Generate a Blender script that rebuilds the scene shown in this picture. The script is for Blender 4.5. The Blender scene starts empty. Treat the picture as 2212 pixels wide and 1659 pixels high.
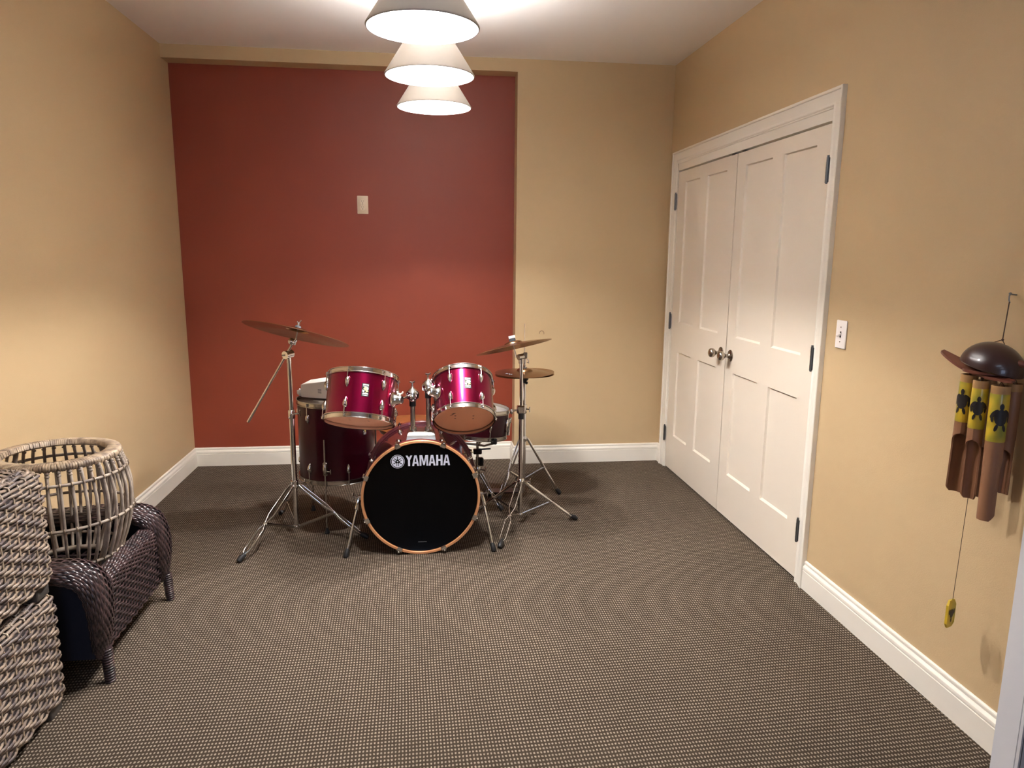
import bpy, math, random
from mathutils import Vector, Matrix
random.seed(7)
PI = math.pi
sin, cos = math.sin, math.cos
SC = bpy.context.scene
COL = SC.collection

# ------------------------------------------------------------------ camera, world, exposure
CAM_Z = 1.475
yaw, pitch, roll = 0.1232, -0.1773, 0.0096
R_ = Vector((cos(yaw), -sin(yaw), 0))
F_ = Vector((sin(yaw)*cos(pitch), cos(yaw)*cos(pitch), sin(pitch)))
U_ = Vector((-sin(yaw)*sin(pitch), -cos(yaw)*sin(pitch), cos(pitch)))
ax = R_*cos(roll) + U_*sin(roll)
ay = U_*cos(roll) - R_*sin(roll)
cam_d = bpy.data.cameras.new('camera'); cam = bpy.data.objects.new('camera', cam_d); COL.objects.link(cam)
cam.matrix_world = Matrix(((ax.x, ay.x, -F_.x, 0), (ax.y, ay.y, -F_.y, 0), (ax.z, ay.z, -F_.z, CAM_Z), (0, 0, 0, 1)))
cam_d.sensor_width = 36; cam_d.lens = 1548.8/2212*36; cam_d.clip_start = 0.05
SC.camera = cam

w = bpy.data.worlds.new('world'); SC.world = w; w.use_nodes = True
w.node_tree.nodes['Background'].inputs[0].default_value = (0.75, 0.85, 1.0, 1)
w.node_tree.nodes['Background'].inputs[1].default_value = 0.6
SC.view_settings.view_transform = 'Standard'; SC.view_settings.look = 'None'
SC.view_settings.gamma = 1; SC.view_settings.use_curve_mapping = False
SC.view_settings.exposure = 0.0
BULB = 5000.0       # emission strength of the three pendant bulbs
UPLIGHT_FILL = 550.0       # unseen discs added in the shade tops to brighten ceiling and walls
GLOW = 0.0          # glow of the shade liners, switched off
FILL_PANEL = 4.0    # unseen ceiling panels added behind the camera for fill and cool glints
PANE = 5.0          # daylight in the window behind the camera
SC.cycles.use_denoising = True
SC.cycles.max_bounces = 10; SC.cycles.diffuse_bounces = 6; SC.cycles.glossy_bounces = 5
SC.cycles.sample_clamp_indirect = 60
SC.cycles.caustics_reflective = False; SC.cycles.caustics_refractive = False

# ------------------------------------------------------------------ materials
def lin(r, g, b):
    f = lambda c: (c/255/12.92) if c/255 <= .04045 else ((c/255+.055)/1.055)**2.4
    return (f(r), f(g), f(b), 1)

def mat(name, rgb, rough=.6, metal=0., coat=0., noise=0., nscale=8., bump=0., bscale=200., spec=.5, emit=None, es=0., aniso=0.):
    m = bpy.data.materials.new(name); m.use_nodes = True
    nt = m.node_tree; N = nt.nodes; L = nt.links; b = N['Principled BSDF']
    c = lin(*rgb)
    b.inputs['Base Color'].default_value = c
    b.inputs['Roughness'].default_value = rough
    b.inputs['Metallic'].default_value = metal
    b.inputs['Coat Weight'].default_value = coat
    b.inputs['Coat Roughness'].default_value = .04
    b.inputs['Specular IOR Level'].default_value = spec
    tc = N.new('ShaderNodeTexCoord')
    if noise > 0:
        n = N.new('ShaderNodeTexNoise'); n.inputs['Scale'].default_value = nscale; n.inputs['Detail'].default_value = 3
        L.new(tc.outputs['Object'], n.inputs['Vector'])
        mx = N.new('ShaderNodeMix'); mx.data_type = 'RGBA'
        mx.inputs[6].default_value = tuple(x*(1-noise) for x in c[:3])+(1,)
        mx.inputs[7].default_value = tuple(min(1, x*(1+noise)) for x in c[:3])+(1,)
        L.new(n.outputs['Fac'], mx.inputs[0]); L.new(mx.outputs[2], b.inputs['Base Color'])
    if bump > 0:
        n2 = N.new('ShaderNodeTexNoise'); n2.inputs['Scale'].default_value = bscale; n2.inputs['Detail'].default_value = 2
        L.new(tc.outputs['Object'], n2.inputs['Vector'])
        bp = N.new('ShaderNodeBump'); bp.inputs['Strength'].default_value = bump; bp.inputs['Distance'].default_value = .002
        L.new(n2.outputs['Fac'], bp.inputs['Height']); L.new(bp.outputs['Normal'], b.inputs['Normal'])
    if emit:
        b.inputs['Emission Color'].default_value = lin(*emit); b.inputs['Emission Strength'].default_value = es
    return m

M = {}
M['tan'] = mat('tan_wall_paint', (195, 169, 130), .62, noise=.02, nscale=1.5, bump=.25, bscale=260)
M['red'] = mat('rust_red_wall_paint', (138, 62, 42), .42, noise=.03, nscale=1.5, bump=.2, bscale=260, spec=.4)
M['ceil'] = mat('ceiling_paint', (242, 238, 234), .8, noise=.01, bump=.15, bscale=200)
M['white'] = mat('white_trim_paint', (236, 230, 218), .38, noise=.01, nscale=3)
M['white_daylit'] = mat('daylit_white_trim', (206, 206, 210), .45)  # white trim, cool daylight of the next room put into its colour
M['door'] = mat('white_door_paint', (228, 217, 201), .4, noise=.012, nscale=2, bump=.05, bscale=120)
M['plate'] = mat('white_plastic', (240, 232, 226), .35)
M['ivory'] = mat('ivory_plastic', (232, 214, 192), .4)
M['slot'] = mat('dark_slot', (60, 50, 44), .6)
M['nickel'] = mat('brushed_nickel', (172, 162, 150), .22, 1.)
M['hinge'] = mat('dark_steel', (120, 122, 124), .35, 1.)
M['chrome'] = mat('chrome', (222, 220, 218), .1, 1.)
M['chrome_dull'] = mat('worn_chrome', (190, 184, 176), .24, 1., noise=.06, nscale=30)
M['rubber'] = mat('black_rubber', (20, 20, 22), .55)
M['black'] = mat('black_metal', (18, 18, 20), .35)
M['felt'] = mat('grey_felt', (60, 62, 66), .95)
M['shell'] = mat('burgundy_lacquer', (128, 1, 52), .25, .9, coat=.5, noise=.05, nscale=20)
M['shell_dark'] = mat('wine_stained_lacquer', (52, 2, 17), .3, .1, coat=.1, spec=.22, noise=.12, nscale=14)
M['bass_shell'] = mat('wine_lacquer', (84, 30, 42), .25, .5, coat=1., noise=.15, nscale=10)
M['head_black'] = mat('black_drum_head', (4, 4, 5), .22, noise=.1, nscale=4, spec=.1)




M['hoop_wood'] = mat('maple_hoop', (196, 138, 94), .35, coat=.5, noise=.1, nscale=30)
M['hoop_line'] = mat('dark_wine_hoop_edge', (88, 30, 34), .35, coat=.5)
M['print'] = mat('silver_white_print', (205, 206, 222), .5)
M['print_dim'] = mat('grey_print', (120, 120, 124), .5)
M['lining'] = mat('birch_shell_lining', (236, 206, 176), .6)
M['badge'] = mat('badge_black', (16, 16, 18), .3, coat=.5)
M['badge_y'] = mat('badge_yellow', (236, 214, 130), .4)
M['badge_w'] = mat('badge_white', (232, 232, 226), .4)
M['head_mark'] = mat('dark_spot', (112, 72, 54), .5)
M['leather'] = mat('tan_vinyl', (122, 68, 30), .45, noise=.14, nscale=22, bump=.3, bscale=90)
M['card'] = mat('white_card', (240, 232, 226), .65)
M['tissue'] = mat('white_tissue', (242, 236, 236), .8)
M['wood'] = mat('red_brown_wood', (104, 56, 42), .4, noise=.25, nscale=30)
M['coco'] = mat('dark_coconut_shell', (52, 30, 30), .3, coat=.4, noise=.2, nscale=20)
M['bamboo'] = mat('smoked_bamboo', (138, 96, 68), .5, noise=.15, nscale=18)
M['bamboo_in'] = mat('bamboo_inside', (120, 82, 58), .6, noise=.15, nscale=30)
M['bamboo_top'] = mat('bamboo_end', (168, 128, 82), .6, noise=.15, nscale=40)
M['cord'] = mat('dark_cord', (64, 46, 36), .9)
M['turtle'] = mat('black_relief_paint', (28, 24, 26), .45)
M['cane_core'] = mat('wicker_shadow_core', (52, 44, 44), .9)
M['navy'] = mat('navy_in_shade', (22, 24, 40), .9, noise=.3, nscale=120)  # navy inset, darkened for the shade inside the chair
M['foot_grey'] = mat('grey_painted_foot', (84, 80, 76), .5)
M['pot'] = mat('white_cord', (235, 230, 222), .5)
M['tan_metal'] = mat('tan_painted_wire', (128, 102, 72), .4)

def cane(name, a, b, rough, scale, coat=0.):
    m = mat(name, a, rough, coat=coat); nt = m.node_tree; N = nt.nodes; L = nt.links
    bs = N['Principled BSDF']; tc = N['Texture Coordinate']
    n = N.new('ShaderNodeTexNoise'); n.inputs['Scale'].default_value = scale; n.inputs['Detail'].default_value = 4
    L.new(tc.outputs['Object'], n.inputs['Vector'])
    r = N.new('ShaderNodeValToRGB'); r.color_ramp.elements[0].color = lin(*b); r.color_ramp.elements[1].color = lin(*a)
    r.color_ramp.elements[0].position = .36; r.color_ramp.elements[1].position = .6
    L.new(n.outputs['Fac'], r.inputs['Fac']); L.new(r.outputs['Color'], bs.inputs['Base Color'])
    return m
M['cane'] = cane('weathered_taupe_cane', (148, 130, 114), (86, 74, 73), .45, 26)
M['cane_lt'] = cane('grey_rattan', (164, 150, 136), (116, 102, 92), .55, 18)
M['cane_wrap'] = cane('rattan_wrap', (166, 146, 122), (112, 94, 80), .5, 34)
M['cane_dk'] = cane('dark_brown_cane', (72, 54, 54), (36, 27, 31), .3, 26, coat=.3)
M['cane_dk2'] = cane('dark_plum_cane', (58, 44, 46), (30, 23, 27), .3, 24, coat=.3)

def head_mat(name, rgb, t, gl=.06, rough=.25):     # thin plastic film: part of the light goes through
    m = bpy.data.materials.new(name); m.use_nodes = True
    nt = m.node_tree; N = nt.nodes; L = nt.links; N.remove(N['Principled BSDF'])
    d = N.new('ShaderNodeBsdfDiffuse'); d.inputs[0].default_value = lin(*rgb)
    r = N.new('ShaderNodeBsdfTranslucent'); r.inputs[0].default_value = lin(*rgb)
    g = N.new('ShaderNodeBsdfGlossy'); g.inputs['Roughness'].default_value = rough
    a = N.new('ShaderNodeMixShader'); a.inputs[0].default_value = t; b = N.new('ShaderNodeMixShader'); b.inputs[0].default_value = gl
    L.new(d.outputs[0], a.inputs[1]); L.new(r.outputs[0], a.inputs[2]); L.new(a.outputs[0], b.inputs[1]); L.new(g.outputs[0], b.inputs[2])
    L.new(b.outputs[0], N['Material Output'].inputs[0])
    return m
M['head_white'] = head_mat('coated_white_head', (240, 232, 226), .5, .02, .6)
M['head_grey'] = head_mat('translucent_head', (186, 170, 158), .45)
M['head_clear'] = head_mat('peach_drum_head', (200, 150, 120), .5)
M['head_clear2'] = head_mat('dusty_drum_head', (200, 158, 138), .45)

def bronze():
    m = mat('cymbal_bronze', (164, 126, 90), .26, 1., noise=.12, nscale=12)
    nt = m.node_tree; N = nt.nodes; L = nt.links; b = N['Principled BSDF']; tc = N['Texture Coordinate']
    g = N.new('ShaderNodeVectorMath'); g.operation = 'MULTIPLY'; g.inputs[1].default_value = (1, 1, 0)
    L.new(tc.outputs['Object'], g.inputs[0])
    ln = N.new('ShaderNodeVectorMath'); ln.operation = 'LENGTH'; L.new(g.outputs[0], ln.inputs[0])
    mu = N.new('ShaderNodeMath'); mu.operation = 'MULTIPLY'; mu.inputs[1].default_value = 1500; L.new(ln.outputs['Value'], mu.inputs[0])
    sn = N.new('ShaderNodeMath'); sn.operation = 'SINE'; L.new(mu.outputs[0], sn.inputs[0])
    bp = N.new('ShaderNodeBump'); bp.inputs['Strength'].default_value = .25; bp.inputs['Distance'].default_value = .0004
    L.new(sn.outputs[0], bp.inputs['Height']); L.new(bp.outputs['Normal'], b.inputs['Normal'])
    return m
M['bronze'] = bronze()

def carpet():
    m = bpy.data.materials.new('flecked_loop_carpet'); m.use_nodes = True
    nt = m.node_tree; N = nt.nodes; L = nt.links; b = N['Principled BSDF']
    b.inputs['Roughness'].default_value = 1; b.inputs['Specular IOR Level'].default_value = .1
    tc = N.new('ShaderNodeTexCoord')
    nz = N.new('ShaderNodeTexNoise'); nz.inputs['Scale'].default_value = 130; nz.inputs['Detail'].default_value = 2
    L.new(tc.outputs['Object'], nz.inputs['Vector'])
    s1 = N.new('ShaderNodeVectorMath'); s1.operation = 'SUBTRACT'; s1.inputs[1].default_value = (.5, .5, .5); L.new(nz.outputs['Color'], s1.inputs[0])
    s2 = N.new('ShaderNodeVectorMath'); s2.operation = 'SCALE'; s2.inputs['Scale'].default_value = .0042; L.new(s1.outputs[0], s2.inputs[0])
    nw = N.new('ShaderNodeTexNoise'); nw.inputs['Scale'].default_value = 1.3; L.new(tc.outputs['Object'], nw.inputs['Vector'])
    s3 = N.new('ShaderNodeVectorMath'); s3.operation = 'SUBTRACT'; s3.inputs[1].default_value = (.5, .5, .5); L.new(nw.outputs['Color'], s3.inputs[0])
    s4 = N.new('ShaderNodeVectorMath'); s4.operation = 'SCALE'; s4.inputs['Scale'].default_value = .03; L.new(s3.outputs[0], s4.inputs[0])
    ad = N.new('ShaderNodeVectorMath'); L.new(tc.outputs['Object'], ad.inputs[0]); L.new(s2.outputs[0], ad.inputs[1])
    ad2 = N.new('ShaderNodeVectorMath'); L.new(ad.outputs[0], ad2.inputs[0]); L.new(s4.outputs[0], ad2.inputs[1])
    mp = N.new('ShaderNodeMapping'); mp.inputs['Rotation'].default_value = (0, 0, math.radians(-2))
    mp.inputs['Scale'].default_value = (1/.0106, 1/.0168, 1); L.new(ad2.outputs[0], mp.inputs['Vector'])
    sp = N.new('ShaderNodeSeparateXYZ'); L.new(mp.outputs[0], sp.inputs[0])
    outs = []
    for k in (0, 1):
        f = N.new('ShaderNodeMath'); f.operation = 'FRACT'; L.new(sp.outputs[k], f.inputs[0])
        d = N.new('ShaderNodeMath'); d.operation = 'SUBTRACT'; d.inputs[1].default_value = .5; L.new(f.outputs[0], d.inputs[0])
        a = N.new('ShaderNodeMath'); a.operation = 'ABSOLUTE'; L.new(d.outputs[0], a.inputs[0])
        p = N.new('ShaderNodeMath'); p.operation = 'POWER'; p.inputs[1].default_value = 2.6; L.new(a.outputs[0], p.inputs[0])
        outs.append(p)
    sm = N.new('ShaderNodeMath'); L.new(outs[0].outputs[0], sm.inputs[0]); L.new(outs[1].outputs[0], sm.inputs[1])
    mr = N.new('ShaderNodeMapRange'); mr.interpolation_type = 'SMOOTHSTEP'
    mr.inputs['From Min'].default_value = .008; mr.inputs['From Max'].default_value = .055
    mr.inputs['To Min'].default_value = 1; mr.inputs['To Max'].default_value = 0
    L.new(sm.outputs[0], mr.inputs['Value'])
    fn = N.new('ShaderNodeTexNoise'); fn.inputs['Scale'].default_value = 420; L.new(tc.outputs['Object'], fn.inputs['Vector'])
    bn = N.new('ShaderNodeTexNoise'); bn.inputs['Scale'].default_value = 2.2; bn.inputs['Detail'].default_value = 3; L.new(tc.outputs['Object'], bn.inputs['Vector'])
    mk = N.new('ShaderNodeMix'); mk.data_type = 'RGBA'; mk.inputs[6].default_value = lin(50, 41, 33); mk.inputs[7].default_value = lin(72, 61, 50)
    L.new(fn.outputs['Fac'], mk.inputs[0])
    ml = N.new('ShaderNodeMix'); ml.data_type = 'RGBA'; ml.inputs[6].default_value = lin(126, 112, 98); ml.inputs[7].default_value = lin(160, 146, 131)
    L.new(fn.outputs['Fac'], ml.inputs[0])
    mm = N.new('ShaderNodeMix'); mm.data_type = 'RGBA'
    L.new(mr.outputs[0], mm.inputs[0]); L.new(mk.outputs[2], mm.inputs[6]); L.new(ml.outputs[2], mm.inputs[7])
    hb = N.new('ShaderNodeMapRange'); hb.inputs['To Min'].default_value = .86; hb.inputs['To Max'].default_value = 1.14; L.new(bn.outputs['Fac'], hb.inputs['Value'])
    sc = N.new('ShaderNodeVectorMath'); sc.operation = 'SCALE'; L.new(mm.outputs[2], sc.inputs[0]); L.new(hb.outputs[0], sc.inputs['Scale'])
    L.new(sc.outputs[0], b.inputs['Base Color'])
    hh = N.new('ShaderNodeMath'); hh.operation = 'ADD'; L.new(mr.outputs[0], hh.inputs[0]); L.new(fn.outputs['Fac'], hh.inputs[1])
    bp = N.new('ShaderNodeBump'); bp.inputs['Strength'].default_value = .6; bp.inputs['Distance'].default_value = .003
    L.new(hh.outputs[0], bp.inputs['Height']); L.new(bp.outputs['Normal'], b.inputs['Normal'])
    return m
M['carpet'] = carpet()

def shade_mat():      # shade liner: even grey, darkened to weaken its bounced light
    m = mat('grey_shade_liner', (150, 149, 146), .5, emit=(255, 248, 240), es=GLOW)
    return m
M['shade'] = shade_mat()
M['uplight_disc'] = mat('added_uplight_glow', (240, 238, 234), .4, emit=(253, 251, 250), es=UPLIGHT_FILL)  # added uplight, hidden from the camera inside the shade tops
M['shade_out'] = mat('cream_shade_skin', (200, 191, 180), .45)
M['bulb'] = mat('lit_bulb', (255, 240, 220), .5, emit=(253, 251, 250), es=BULB)
M['down'] = mat('fill_panel_glow', (255, 240, 220), .5, emit=(214, 230, 255), es=FILL_PANEL)
M['pane'] = mat('daylit_pane', (200, 215, 240), .3, emit=(196, 216, 255), es=PANE)

def yellow_bamboo():
    m = mat('yellow_painted_bamboo', (214, 186, 40), .4, coat=.3); nt = m.node_tree; N = nt.nodes; L = nt.links
    b = N['Principled BSDF']; tc = N['Texture Coordinate']
    n = N.new('ShaderNodeTexNoise'); n.inputs['Scale'].default_value = 14; L.new(tc.outputs['Object'], n.inputs['Vector'])
    r = N.new('ShaderNodeValToRGB'); r.color_ramp.elements[0].color = lin(128, 132, 44); r.color_ramp.elements[1].color = lin(206, 172, 44)
    r.color_ramp.elements[0].position = .35; r.color_ramp.elements[1].position = .62
    L.new(n.outputs['Fac'], r.inputs[0]); L.new(r.outputs[0], b.inputs['Base Color'])
    return m
M['yellow'] = yellow_bamboo()

# ------------------------------------------------------------------ mesh helpers
def frame(axis):
    a = Vector(axis).normalized()
    t = Vector((0, 0, 1)) if abs(a.z) < .9 else Vector((1, 0, 0))
    x = t.cross(a).normalized(); y = a.cross(x).normalized()
    return x, y, a
def mat_axis(o, axis, xhint=None):
    a = Vector(axis).normalized()
    x = Vector(xhint) if xhint is not None else frame(a)[0]
    x = (x - a*x.dot(a)).normalized(); y = a.cross(x)
    return Matrix(((x.x, y.x, a.x, o[0]), (x.y, y.y, a.y, o[1]), (x.z, y.z, a.z, o[2]), (0, 0, 0, 1)))

class MB:
    def __init__(s): s.v = []; s.f = []
    def add(s, vs, fs, T=None):
        o = len(s.v)
        for p in vs:
            p = Vector(p); s.v.append(T @ p if T is not None else p)
        for f in fs: s.f.append([i+o for i in f])
        return s
    def box(s, a, b, T=None):
        x0, y0, z0 = [min(a[i], b[i]) for i in range(3)]; x1, y1, z1 = [max(a[i], b[i]) for i in range(3)]
        vs = [(x0,y0,z0),(x1,y0,z0),(x1,y1,z0),(x0,y1,z0),(x0,y0,z1),(x1,y0,z1),(x1,y1,z1),(x0,y1,z1)]
        return s.add(vs, [(0,3,2,1),(4,5,6,7),(0,1,5,4),(1,2,6,5),(2,3,7,6),(3,0,4,7)], T)
    def cbox(s, c, d, ch=.002, T=None):        # box with chamfered edges, centre c, size d
        hx, hy, hz = d[0]/2, d[1]/2, d[2]/2; ch = min(ch, hx*.9, hy*.9, hz*.9)
        vs = []
        for sx in (-1, 1):
            for sy in (-1, 1):
                for sz in (-1, 1):
                    vs += [(c[0]+sx*(hx-ch), c[1]+sy*(hy-ch), c[2]+sz*hz), (c[0]+sx*(hx-ch), c[1]+sy*hy, c[2]+sz*(hz-ch)), (c[0]+sx*hx, c[1]+sy*(hy-ch), c[2]+sz*(hz-ch))]
        def idx(sx, sy, sz, k): return ((sx > 0)*4+(sy > 0)*2+(sz > 0))*3+k
        fs = []
        for sz in (-1, 1):
            q = [idx(-1,-1,sz,0), idx(1,-1,sz,0), idx(1,1,sz,0), idx(-1,1,sz,0)]; fs.append(q if sz > 0 else q[::-1])
        for sy in (-1, 1):
            q = [idx(-1,sy,-1,1), idx(1,sy,-1,1), idx(1,sy,1,1), idx(-1,sy,1,1)]; fs.append(q if sy < 0 else q[::-1])
        for sx in (-1, 1):
            q = [idx(sx,-1,-1,2), idx(sx,1,-1,2), idx(sx,1,1,2), idx(sx,-1,1,2)]; fs.append(q if sx > 0 else q[::-1])
        for a in (-1, 1):
            for b in (-1, 1):
                fs.append([idx(-1,a,b,0), idx(1,a,b,0), idx(1,a,b,1), idx(-1,a,b,1)])
                fs.append([idx(a,-1,b,0), idx(a,1,b,0), idx(a,1,b,2), idx(a,-1,b,2)])
                fs.append([idx(a,b,-1,1), idx(a,b,1,1), idx(a,b,1,2), idx(a,b,-1,2)])
        for sx in (-1, 1):
            for sy in (-1, 1):
                for sz in (-1, 1): fs.append([idx(sx,sy,sz,0), idx(sx,sy,sz,1), idx(sx,sy,sz,2)])
        return s.add(vs, fs, T)
    def lathe(s, prof, n=32, T=None, closed=False, sx=1., sy=1.):   # prof = [(r, z)]
        vs = []; fs = []; m = len(prof)
        for i in range(n):
            a = 2*PI*i/n
            for r, z in prof: vs.append((r*cos(a)*sx, r*sin(a)*sy, z))
        for i in range(n):
            j = (i+1) % n
            for k in range(m if closed else m-1):
                k2 = (k+1) % m
                fs.append((i*m+k, j*m+k, j*m+k2, i*m+k2))
        return s.add(vs, fs, T)
    def cyl(s, p, q, r, n=12, r2=None):
        p = Vector(p); q = Vector(q); L = (q-p).length
        if L < 1e-6: return s
        r2 = r if r2 is None else r2
        return s.lathe([(0, 0), (r, 0), (r2, L), (0, L)], n, mat_axis(p, q-p))
    def ball(s, c, r, n=16, m=10, sc=(1, 1, 1), T=None):
        prof = [(r*sin(PI*k/m), -r*cos(PI*k/m)) for k in range(m+1)]
        S = Matrix.Diagonal((sc[0], sc[1], sc[2], 1)); X = Matrix.Translation(Vector(c)) @ S
        return s.lathe(prof, n, (T @ X) if T is not None else X)
    def tube(s, pts, r, n=8, closed=False, flat=None, up=None, caps=True):
        # swept tube; flat=(a,b) gives an elliptical section: a across, b along 'up'
        pts = [Vector(p) for p in pts]; m = len(pts); vs = []; fs = []
        tang = []
        for i in range(m):
            if closed: t = pts[(i+1) % m]-pts[i-1]
            else: t = pts[min(i+1, m-1)]-pts[max(i-1, 0)]
            tang.append(t.normalized() if t.length > 1e-9 else Vector((0, 0, 1)))
        x = None
        for i in range(m):
            t = tang[i]
            if up is not None:
                u = up[i] if isinstance(up, list) else up
                y = (Vector(u)-t*Vector(u).dot(t)).normalized(); xx = y.cross(t)
            else:
                if x is None: x = frame(t)[0]
                xx = (x-t*x.dot(t)).normalized(); x = xx; y = t.cross(xx)
            rr = r[i] if isinstance(r, (list, tuple)) else r
            a, b = (rr, rr) if flat is None else flat
            for k in range(n):
                g = 2*PI*(k+.5)/n
                vs.append(pts[i]+xx*cos(g)*a+y*sin(g)*b)
        for i in range(m if closed else m-1):
            j = (i+1) % m
            for k in range(n):
                l = (k+1) % n
                fs.append((i*n+k, i*n+l, j*n+l, j*n+k))
        if caps and not closed:
            fs.append(tuple(range(n))[::-1]); fs.append(tuple((m-1)*n+k for k in range(n)))
        return s.add(vs, fs)
    def poly(s, pts, T=None, d=None):           # flat polygon, optional thickness vector d
        n = len(pts)
        if d is None: return s.add(pts, [tuple(range(n))], T)
        d = Vector(d); vs = [Vector(p) for p in pts]; vs = vs+[p+d for p in vs]
        fs = [tuple(range(n))[::-1], tuple(range(n, 2*n))]+[(i, (i+1) % n, n+(i+1) % n, n+i) for i in range(n)]
        return s.add(vs, fs, T)
    def mesh(s, name, m, smooth=True, ang=35):
        me = bpy.data.meshes.new(name); me.from_pydata([tuple(p) for p in s.v], [], s.f); me.materials.append(m)
        me.validate(); me.update()
        if smooth:
            me.shade_smooth(); me.set_sharp_from_angle(angle=math.radians(ang))
        return me

WM = {}
def obj_of(me, name, parent=None, T=None):
    o = bpy.data.objects.new(name, me); COL.objects.link(o)
    o.matrix_basis = T if T is not None else Matrix.Identity(4)
    if parent is not None:
        o.parent = parent
        o.matrix_parent_inverse = Matrix.Identity(4)
    return o
def P(name, mb, m, parent=None, world=False, smooth=True, ang=46, label=None, kind=None):
    """one mesh object; world=True: vertices are world coordinates, moved into the parent's frame"""
    if world and parent is not None:
        inv = WM[parent.name].inverted(); mb.v = [inv @ p for p in mb.v]
    me = mb.mesh(name, m, smooth, 80 if kind == 'stuff' else ang)
    o = obj_of(me, name, parent)
    WM[o.name] = WM[parent.name].copy() if parent is not None else Matrix.Identity(4)
    if label: o['label'] = label
    if kind: o['kind'] = kind
    return o
def thing(name, T, label, cat, group=None):
    o = bpy.data.objects.new(name, None); COL.objects.link(o); o.empty_display_size = .05
    if not isinstance(T, Matrix): T = Matrix.Translation(Vector(T))
    o.matrix_world = T; WM[o.name] = T.copy()
    o['label'] = label; o['category'] = cat
    if group: o['group'] = group
    return o
def tag(o, label, cat, group=None):
    o['label'] = label; o['category'] = cat
    if group: o['group'] = group
    return o
def struct(o, label=None):
    o['kind'] = 'structure'
    if label: o['label'] = label; 
    return o
def copy_tree(o, parent=None):
    c = o.copy(); COL.objects.link(c)
    if parent is not None: c.parent = parent
    WM[c.name] = WM.get(o.name, Matrix.Identity(4))
    for ch in list(o.children): copy_tree(ch, c)
    return c
def dup(o, T, label):
    c = copy_tree(o); c.matrix_world = T; WM[c.name] = T.copy(); c['label'] = label
    return c

def sweep(path, prof, N, closed=False):
    """path in a plane with normal N; prof = [(a, b)] a: to the left of travel seen against N, b: along N"""
    N = Vector(N); path = [Vector(p) for p in path]; n = len(path); mb = MB(); m = len(prof); vs = []
    for i in range(n):
        d0 = (path[i]-path[i-1]).normalized() if (i > 0 or closed) else None
        d1 = (path[(i+1) % n]-path[i]).normalized() if (i < n-1 or closed) else None
        if d0 is None: s_ = N.cross(d1); k = 1
        elif d1 is None: s_ = N.cross(d0); k = 1
        else:
            s0 = N.cross(d0); s1 = N.cross(d1); s_ = (s0+s1).normalized(); k = 1/max(.2, s_.dot(s0))
        for a, b in prof: vs.append(path[i]+s_*a*k+N*b)
    return vs, m
def sweep_mb(path, prof, N, i0=0, i1=None):
    vs, m = sweep(path, prof, N); n = len(path); i1 = n-1 if i1 is None else i1
    mb = MB(); fs = []
    for i in range(i0, i1):
        for k in range(m-1): fs.append((i*m+k, (i+1)*m+k, (i+1)*m+k+1, i*m+k+1))
    fs.append(tuple(i0*m+k for k in range(m))); fs.append(tuple(i1*m+k for k in range(m))[::-1])
    used = sorted({j for f in fs for j in f}); mp = {j: q for q, j in enumerate(used)}
    mb.add([vs[j] for j in used], [[mp[j] for j in f] for f in fs])
    return mb

# ------------------------------------------------------------------ room
XL, XR, YB, YR, H = -1.599, 1.702, 4.950, 5.086, 2.742
HN, XN = 2.662, .632
XH, YF = 3.4, -3.2
def slab(name, a, b, m, label=None):
    return struct(P(name, MB().box(a, b), m, smooth=False), label)
slab('floor', (XL-.1, YF-.1, -.06), (XH+.1, YR+.1, 0), M['carpet'], 'dark brown carpet with rows of pale flecks')
slab('ceiling', (XL-.1, YF-.1, H), (XH+.1, YR+.1, H+.08), M['ceil'], 'plain off-white ceiling')
slab('wall_left', (XL-.1, YF-.1, 0), (XL, YR+.1, H), M['tan'], 'tan painted left wall')
# back wall: tan part, soffit strip over the recess and the right reveal in one L-shaped piece
bw = MB()
bw.add([(XL, YB, HN), (XN, YB, HN), (XN, YB, 0), (XR+.1, YB, 0), (XR+.1, YB, H), (XL, YB, H),
        (XL, YR, HN), (XN, YR, HN), (XN, YR, 0), (XL, YR, H), (XR+.1, YR, H), (XR+.1, YR, 0)],
       [(0, 1, 4, 5), (1, 2, 3, 4), (0, 6, 7, 1), (1, 7, 8, 2), (6, 9, 10, 7), (7, 10, 11, 8), (5, 4, 10, 9), (0, 5, 9, 6), (4, 3, 11, 10), (2, 8, 11, 3)])
struct(P('wall_back', bw, M['tan'], smooth=False), 'tan back wall with a soffit over the red recess')
slab('wall_back_recess', (XL, YR, 0), (XN+.05, YR+.06, HN+.05), M['red'], 'rust red painted recessed part of back wall')
# right wall: solid to the door opening, over the doors, on to the cased opening near the camera
Y0, Y1, ZD = 2.936, 4.782, 2.046
rw = MB().box((XR, Y1, 0), (XR+.12, YR, H)).box((XR, Y0, ZD), (XR+.12, Y1, H)).box((XR, 1.655, 0), (XR+.12, Y0, H))
rw.box((XR, .55, 2.12), (XR+.12, 1.655, H)).box((XR, YF, 0), (XR+.12, .55, H)).box((XR+.09, Y0-.02, 0), (XR+.12, Y1+.02, ZD))
struct(P('wall_right', rw, M['tan'], smooth=False), 'tan painted right wall around the double doors')
slab('wall_front', (XL-.1, YF-.1, 0), (XH+.1, YF, H), M['tan'])
hw = MB().box((XH, YF, 0), (XH+.1, YR, H)).box((XR+.12, 2.4, 0), (XH, 2.5, H)).box((XR+.12, -.4, 0), (XH, -.5, H))
struct(P('wall_hall', hw, M['tan'], smooth=False))

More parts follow.
